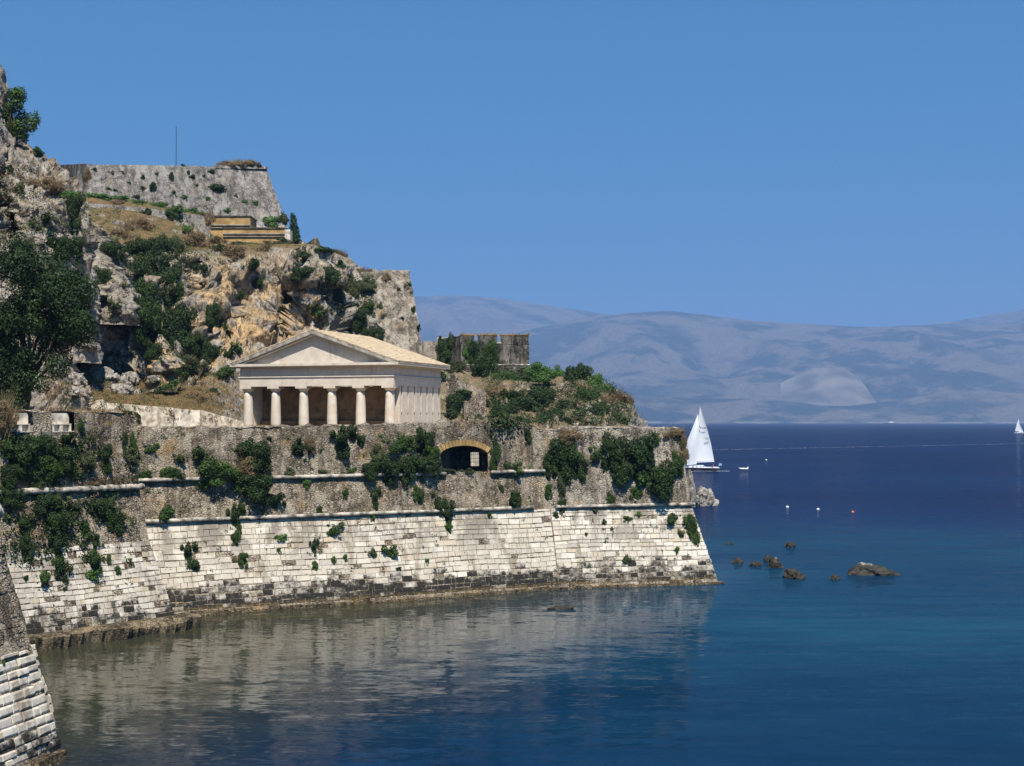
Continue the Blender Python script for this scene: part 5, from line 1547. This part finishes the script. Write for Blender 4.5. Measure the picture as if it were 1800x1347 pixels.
# ------------------------------------------------------------------ trees
def tree(name, label, base, top_pts, seed, mat, leaf, per, trunk_r, group=None):
    """base (x, y, z); top_pts = blob centres with radii in metres relative to base"""
    rng = np.random.default_rng(seed)
    t = thing(name, tuple(base), label, 'tree', group)
    b = Vector(base)
    mb = MB()
    C = [np.array(c[:3]) for c in top_pts]; Rr = [c[3] for c in top_pts]
    top = np.mean(C, axis=0)
    mid = b + Vector((top[0] * .3, top[1] * .3, top[2] * .45))
    mb.tube([b - Vector((0, 0, .6)), b + (mid - b) * .5 + Vector((.1, 0, 0)), mid, b + Vector(top)], [trunk_r * 1.2, trunk_r, trunk_r * .8, trunk_r * .3], 9)
    for c in C[::max(1, len(C) // 12)]:
        s = b + (mid - b) * rng.uniform(.6, 1.0)
        e = b + Vector(c)
        m = (s + e) / 2 + Vector(rng.normal(size=3) * .3)
        mb.tube([s, m, e], [trunk_r * .4, trunk_r * .25, trunk_r * .08], 6)
    mb.build('trunk', M['bark'], t, True)
    v, f = leaf_cloud(rng, C, Rr, per, leaf, shell=.45)
    obj('crown', mesh('crown', v + np.array(base), f, M[mat]), t)
rng = np.random.default_rng(5)
def blobs(outline, n, rmin, rmax, D, base, depth):
    """blob centres filling an outline given in photo pixels"""
    out = []
    xs = [p[0] for p in outline]; vs = [p[1] for p in outline]
    while len(out) < n:
        x, v = rng.uniform(min(xs), max(xs)), rng.uniform(min(vs), max(vs))
        ins_ = False
        for i in range(len(outline)):
            (x0, y0), (x1, y1) = outline[i], outline[(i + 1) % len(outline)]
            if (y0 > v) != (y1 > v) and x < (x1 - x0) * (v - y0) / (y1 - y0) + x0: ins_ = not ins_
        if not ins_: continue
        p = P(x, v, D + rng.uniform(-depth, depth)) - np.array(base)
        out.append((p[0], p[1], p[2], rng.uniform(rmin, rmax)))
    return out
D_ = 104.0
tb_ = P(45, 735, D_)
tree('broadleaf_tree', 'large dark broadleaf tree at the left before the cliff', tb_, blobs([(-60, 470), (0, 450), (60, 445), (110, 460), (150, 500), (158, 560), (148, 620), (115, 655), (80, 690), (60, 725), (-10, 725), (-60, 700)], 95, .75, 1.5, D_, tb_, 2.6), 71, 'leaf_dark', .105, 760, .38)
tb_ = P(12, 262, 134)
tree('cliff_tree', 'small bushy tree leaning out from the cliff top at upper left', tb_, blobs([(10, 160), (30, 155), (45, 190), (62, 210), (55, 225), (40, 240), (20, 235), (8, 200)], 16, .5, .9, 135, tb_, .9), 72, 'leaf', .13, 260, .16)
tb_ = P(518, 432, 206)
tree('cypress_tree', 'slender dark cypress at the end of the ochre outbuildings', tb_, [(0 + (424 - v) * -.006, 0, (432 - v) / F * 206, max(.3, .9 - (424 - v) * .011)) for v in range(424, 378, -5)], 73, 'leaf_dark', .16, 160, .12)

# dry grass on the slopes behind the terrace: one mass of blades
def grass_mass(name, label_kind, regions, n, mat, hgt):
    rng = np.random.default_rng(9)
    vs, fs = [], []
    for (x0, x1, v0, v1, m) in regions:
        for _ in range(m):
            x, v = rng.uniform(x0, x1), rng.uniform(v0, v1)
            r = hit(x, v)
            if r is None or r[1].z < .25: continue
            p = r[0]
            for _k in range(5):
                a = rng.uniform(0, 6.28); w = rng.uniform(.012, .035); h = rng.uniform(.5, 1.2) * hgt
                c = np.array(p) + rng.normal(size=3) * np.array((.18, .18, .02))
                d = np.array((math.cos(a), math.sin(a), 0))
                l = rng.normal(size=3) * .2 * hgt
                b = len(vs)
                vs += [c - d * w - np.array((0, 0, .05)), c + d * w - np.array((0, 0, .05)), c + np.array((l[0], l[1], h))]
                fs.append((b, b + 1, b + 2))
    o = obj(name, mesh(name, vs, fs, mat)); o['kind'] = 'stuff'
grass_mass('dry_grass', '', [(80, 425, 655, 748, 5200), (110, 520, 335, 440, 1500), (780, 1110, 640, 748, 900)], 0, M['drygrass'], .22)

# ------------------------------------------------------------------ boats, buoys, wake
def hull(L, B, fb, draft=.35, n=17):
    """bow at -x; returns verts/faces of a closed hull and deck"""
    V = []
    for i in range(n):
        t = i / (n - 1)
        x = -L / 2 + L * t
        w = B / 2 * min(1, (t * 1.9 + 0.001) ** .62) * (1 - .22 * max(0, t - .6) / .4)
        sh = fb * (1.12 - .25 * t)
        V += [(x, -w, sh), (x + .1 * (1 - t), -w * .86, sh * .25), (x + .3 * (1 - t), -w * .35, -draft), (x + .3 * (1 - t), w * .35, -draft), (x + .1 * (1 - t), w * .86, sh * .25), (x, w, sh)]
    F_ = [(i * 6 + j, i * 6 + j + 1, (i + 1) * 6 + j + 1, (i + 1) * 6 + j) for i in range(n - 1) for j in range(5)]
    F_ += [(i * 6 + 5, i * 6, (i + 1) * 6, (i + 1) * 6 + 5) for i in range(n - 1)]
    F_ += [tuple((n - 1) * 6 + j for j in range(6)), tuple(range(6))[::-1]]
    return V, F_
def sail_mesh(a, b, c, belly, n=14):
    """triangular sail, tack a, head b, clew c, with a belly towards +-y and cloth thickness"""
    a, b, c = Vector(a), Vector(b), Vector(c)
    V, Fc = [], []
    for side in (0, 1):
        base = len(V)
        for i in range(n + 1):
            for j in range(n + 1 - i):
                s, t = i / n, j / n
                p = a + (b - a) * s + (c - a) * t
                roach = .16 * (c - a).length * math.sin(math.pi * s) * (t / max(1e-6, 1 - s) if s < 1 else 0)
                p = p + Vector(((c - a).normalized().x * roach * .5, belly * math.sin(math.pi * min(1, s * .9 + .1)) * math.sin(math.pi * min(1, t / max(.05, 1 - s))) + side * .03, 0))
                V.append(p)
        idx, k = {}, base
        for i in range(n + 1):
            for j in range(n + 1 - i):
                idx[i, j] = k; k += 1
        for i in range(n):
            for j in range(n - i):
                Fc.append((idx[i, j], idx[i + 1, j], idx[i, j + 1]))
                if j < n - i - 1: Fc.append((idx[i + 1, j], idx[i + 1, j + 1], idx[i, j + 1]))
    return V, Fc
def yacht(p, L, label, group, heel, rz, detail):
    t = thing('sailing_yacht', (0, 0, 0), label, 'sailboat', group)
    k = L / 11.5
    M0 = Matrix.Translation(Vector((p[0], p[1], 0))) @ Matrix.Rotation(rz, 4, 'Z') @ Matrix.Rotation(heel, 4, 'X')
    t.location = (p[0], p[1], 0)
    def part(name, v, f, mat, par=t, smooth=False):
        v = [M0 @ (Vector(q) * k) for q in v]
        o = obj(name, mesh(name, v, f, mat, smooth), par)
        if par is not t: o.matrix_parent_inverse = Matrix.Identity(4)
        return o
    v, f = hull(11.5, 3.5, 1.05); h_ = part('hull', v, f, M['navy'] if detail else M['white'])
    v, f = hull(11.55, 3.56, 1.05, -.62); part('topsides', [(a, b, max(c, .62) + .02) for a, b, c in v], f, M['white'])
    mb = MB(); mb.prism([(-2.6, -1.0, 1.0), (-2.2, -.95, 1.45), (1.6, -1.05, 1.5), (2.2, -1.1, 1.0)], (0, 2.1, 0)); part('cabin', mb.v, mb.f, M['white'])
    if detail:
        mb = MB()
        for x in (-1.6, -.6, .4, 1.2): mb.box(x, x + .5, -1.09, -1.03, 1.15, 1.33)
        part('cabin_windows', mb.v, mb.f, M['navy'])
    mb = MB(); mb.tube([(-1.0, 0, 1.2), (-.2, 0, 9.0), (.5, 0, 17.6)], [.1, .085, .05], 8); mast_ = part('mast', mb.v, mb.f, M['alu'])
    mb = MB(); mb.tube([(-.9, 0, 2.35), (4.5, .0, 2.55)], .11, 8); part('boom', mb.v, mb.f, M['white'])
    v, f = sail_mesh((-.82, 0, 2.6), (.48, 0, 17.5), (4.45, 0, 2.75), .35); sl_ = part('mainsail', v, f, M['sail'], smooth=True)
    v, f = sail_mesh((-5.5, 0, 1.25), (.05, 0, 15.6), (-.4, -.9, 1.9), -.9); part('genoa', v, f, M['sail'], smooth=True)
    if detail:
        # marks printed on the sail: a small emblem with a word high up, a number patch lower down
        mb = MB()
        def mark(x0, x1, z0, z1): mb.box(x0, x1, -.42, -.40, z0, z1)
        mb.prism([(.32, -.40, 12.2), (.5, -.40, 12.2), (.75, -.40, 11.5), (.55, -.40, 11.5)], (0, .03, 0))
        mb.prism([(.62, -.40, 11.5), (.78, -.40, 11.5), (1.05, -.40, 11.85), (.9, -.40, 11.85)], (0, .03, 0))
        for i in range(4): mb.prism([(1.15 + i * .26, -.40, 11.45 + (i % 2) * .1), (1.33 + i * .26, -.40, 11.4 + (i % 2) * .1), (1.36 + i * .26, -.40, 11.75), (1.18 + i * .26, -.40, 11.8)], (0, .03, 0))
        part('emblem', mb.v, mb.f, M['navy'], sl_)
        mb = MB()
        for i in range(4):
            x = 1.9 + i * .3
            mb.box(x, x + .22, -.47, -.44, 8.5, 8.58); mb.box(x, x + .06, -.47, -.44, 8.6, 9.0); mb.box(x + .16, x + .22, -.47, -.44, 8.6, 9.0); mb.box(x, x + .22, -.47, -.44, 9.02, 9.1)
        part('sail_number', mb.v, mb.f, plain('pale blue print', (0.22, 0.32, 0.42)), sl_)
        mb = MB(); mb.tube([(5.5, 0, 1.0), (6.0, 0, 2.0)], .03, 5); st_ = part('flag_staff', mb.v, mb.f, M['alu'])
        mb = MB(); mb.box(5.75, 6.55, -.02, .02, 1.45, 2.0); part('flag', mb.v, mb.f, plain('blue and white ensign', (0.35, 0.42, 0.62)), st_)
        mb = MB(); mb.tube([(-5.6, 0, 1.2), (.2, 0, 15.9)], .02, 5); mb.tube([(5.7, 0, 1.0), (.5, 0, 17.5)], .015, 5); part('stays', mb.v, mb.f, M['iron'])
        # crew in the cockpit is a single reddish figure
        return t, M0, k
    return t, M0, k
py = G(1226, 828)
ty, M0, ky = yacht(py, 11.2, 'white-sailed yacht with dark hull passing behind the bastion corner', 'sailing yachts', R(4), R(0), True)
pf = G(1791, 762)
yacht(pf, 10.5, 'distant white sailboat at the right edge of the picture', 'sailing yachts', R(-3), R(180), False)
# helmsman: one skinned figure sitting at the stern
def person(p, label):
    pts = [(0, 0, .45), (0, 0, .75), (0, 0, 1.0), (0, 0, 1.12), (0, 0, 1.28), (.18, 0, .95), (.3, -.2, .75), (.35, -.45, .78), (-.18, 0, .95), (-.3, -.2, .75), (-.35, -.45, .78), (.1, -.42, .5), (.1, -.45, .05), (-.1, -.42, .5), (-.1, -.45, .05)]
    ed = [(0, 1), (1, 2), (2, 3), (3, 4), (2, 5), (5, 6), (6, 7), (2, 8), (8, 9), (9, 10), (0, 11), (11, 12), (0, 13), (13, 14)]
    rad = [.17, .18, .17, .065, .115, .08, .055, .04, .08, .055, .04, .09, .055, .09, .055]
    me = bpy.data.meshes.new('person'); me.from_pydata(pts, ed, []); me.materials.append(M['red'])
    o = obj('person', me)
    sk = o.modifiers.new('skin', 'SKIN')
    for i, r in enumerate(rad): me.skin_vertices[0].data[i].radius = (r, r)
    me.skin_vertices[0].data[0].use_root = True
    o.modifiers.new('sub', 'SUBSURF').levels = 1
    o.location = p
    o.rotation_euler = (0, 0, R(-90))
    tag(o, label, 'person', None, 'thing')
person(tuple(M0 @ Vector((4.2 * ky, -.6 * ky, .55 * ky))), 'person in red sitting at the stern of the yacht')
# towed dinghy
pd = G(1307, 826)
dg = thing('dinghy', (pd[0], pd[1], 0), 'small white dinghy with outboard towed behind the yacht', 'dinghy')
mb = MB()
for s in (-1, 1): mb.tube([(pd[0] - 1.25, pd[1], .42), (pd[0] - .8, pd[1] + s * .5, .3), (pd[0] + 1.1, pd[1] + s * .6, .26)], [.14, .2, .2], 9)
mb.build('tube', M['white'], dg, True)
mb = MB(); mb.box(pd[0] - .8, pd[0] + .95, pd[1] - .5, pd[1] + .5, .08, .16); mb.box(pd[0] + .9, pd[0] + .98, pd[1] - .5, pd[1] + .5, .08, .5); mb.build('floor', M['alu'], dg)
mb = MB(); mb.box(pd[0] + 1.0, pd[0] + 1.3, pd[1] - .15, pd[1] + .15, .35, .8); mb.tube([(pd[0] + 1.15, pd[1], .4), (pd[0] + 1.2, pd[1], -.4)], .07, 6); mb.build('outboard', M['white'], dg)
# ferry far off the opposite shore
pfy = P(1565, VH + HC / 7600 * F, 7600)
fy = thing('ferry', (pfy[0], pfy[1], 0), 'tiny low ship with white superstructure near the opposite shore', 'ship')
v, f = hull(74, 13, 5, 1.0); obj('hull', mesh('hull', [(a + pfy[0], b + pfy[1], c) for a, b, c in v], f, M['navy']), fy)
mb = MB(); mb.box(pfy[0] - 8, pfy[0] + 20, pfy[1] - 5, pfy[1] + 5, 4.8, 10); mb.box(pfy[0] - 2, pfy[0] + 10, pfy[1] - 4, pfy[1] + 4, 10, 13.5); mb.build('superstructure', M['white'], fy)
mb = MB(); mb.tube([(pfy[0] + 12, pfy[1], 10), (pfy[0] + 13, pfy[1], 17)], 1.6, 10); mb.build('funnel', M['alu'], fy)
# mooring buoys
for (x, v, mt, lb) in ((1384, 892, 'white', 'white mooring buoy left of its pair off the bastion'), (1438, 896, 'white', 'white mooring buoy right of its pair off the bastion'), (1499, 901, 'orange', 'tiny orange mooring buoy right of the white pair'), (1347, 809, 'white', 'small white buoy beyond the dinghy')):
    p = G(x, v)
    b = thing('buoy', tuple(p), lb, 'buoy', 'mooring buoys')
    mb = MB(); r_ = .24 if p[1] < 300 else .3
    mb.lathe([(.02, -r_ * .7), (r_ * .75, -r_ * .5), (r_, .05), (r_ * .8, r_ * .6), (r_ * .3, r_ * .9), (.04, r_)], tuple(p), 14); mb.build('float', M[mt], b, True)
    mb = MB(); mb.tube([(p[0], p[1], r_ * .9), (p[0], p[1], r_ * 1.5)], .025, 6); mb.build('ring', M['iron'], b)
# thin broken wake across the strait
rng = np.random.default_rng(21)
vs, fs = [], []
for x in np.arange(1255, 1830, 1.6):
    if rng.random() < .38: continue
    v = 791 - (x - 1255) * 11 / 545 + rng.normal() * .25
    p = G(x, v); k = p[1] / F
    l, w = rng.uniform(.6, 2.0) * k, rng.uniform(.8, 3.2)
    b = len(vs)
    vs += [(p[0] - l, p[1] - w * .2, .03), (p[0], p[1] - w * .5, .05), (p[0] + l, p[1] + w * .1, .03), (p[0], p[1] + w * .5, .05)]
    fs.append((b, b + 1, b + 2, b + 3))
for i in range(70):     # foam under the yacht
    x = py[0] + rng.uniform(-6, 8); y = py[1] - rng.uniform(1.5, 4.5)
    b = len(vs); l, w = rng.uniform(.2, .7), rng.uniform(.1, .4)
    vs += [(x - l, y, .03), (x, y - w, .05), (x + l, y, .03), (x, y + w, .05)]; fs.append((b, b + 1, b + 2, b + 3))
o = obj('sea_foam', mesh('sea_foam', vs, fs, plain('sea foam', (.72, .76, .8), .6, .3, .1)))
tag(o, 'thin broken line of white wake across the strait', 'foam', kind='stuff')

# ------------------------------------------------------------------ haze over the strait
hz = bpy.data.materials.new('haze')
hz.use_nodes = True
hz.node_tree.nodes.clear()
pv = hz.node_tree.nodes.new('ShaderNodeVolumePrincipled')
pv.inputs['Color'].default_value = (0.34, 0.54, 0.92, 1)
pv.inputs['Density'].default_value = 9.5e-5
pv.inputs['Anisotropy'].default_value = 0.0
ho = hz.node_tree.nodes.new('ShaderNodeOutputMaterial')
hz.node_tree.links.new(pv.outputs[0], ho.inputs['Volume'])
mb = MB(); mb.box(-27000, 27000, -3000, 22000, -8, 1500)
haze = mb.build('haze', hz)
haze['kind'] = 'stuff'
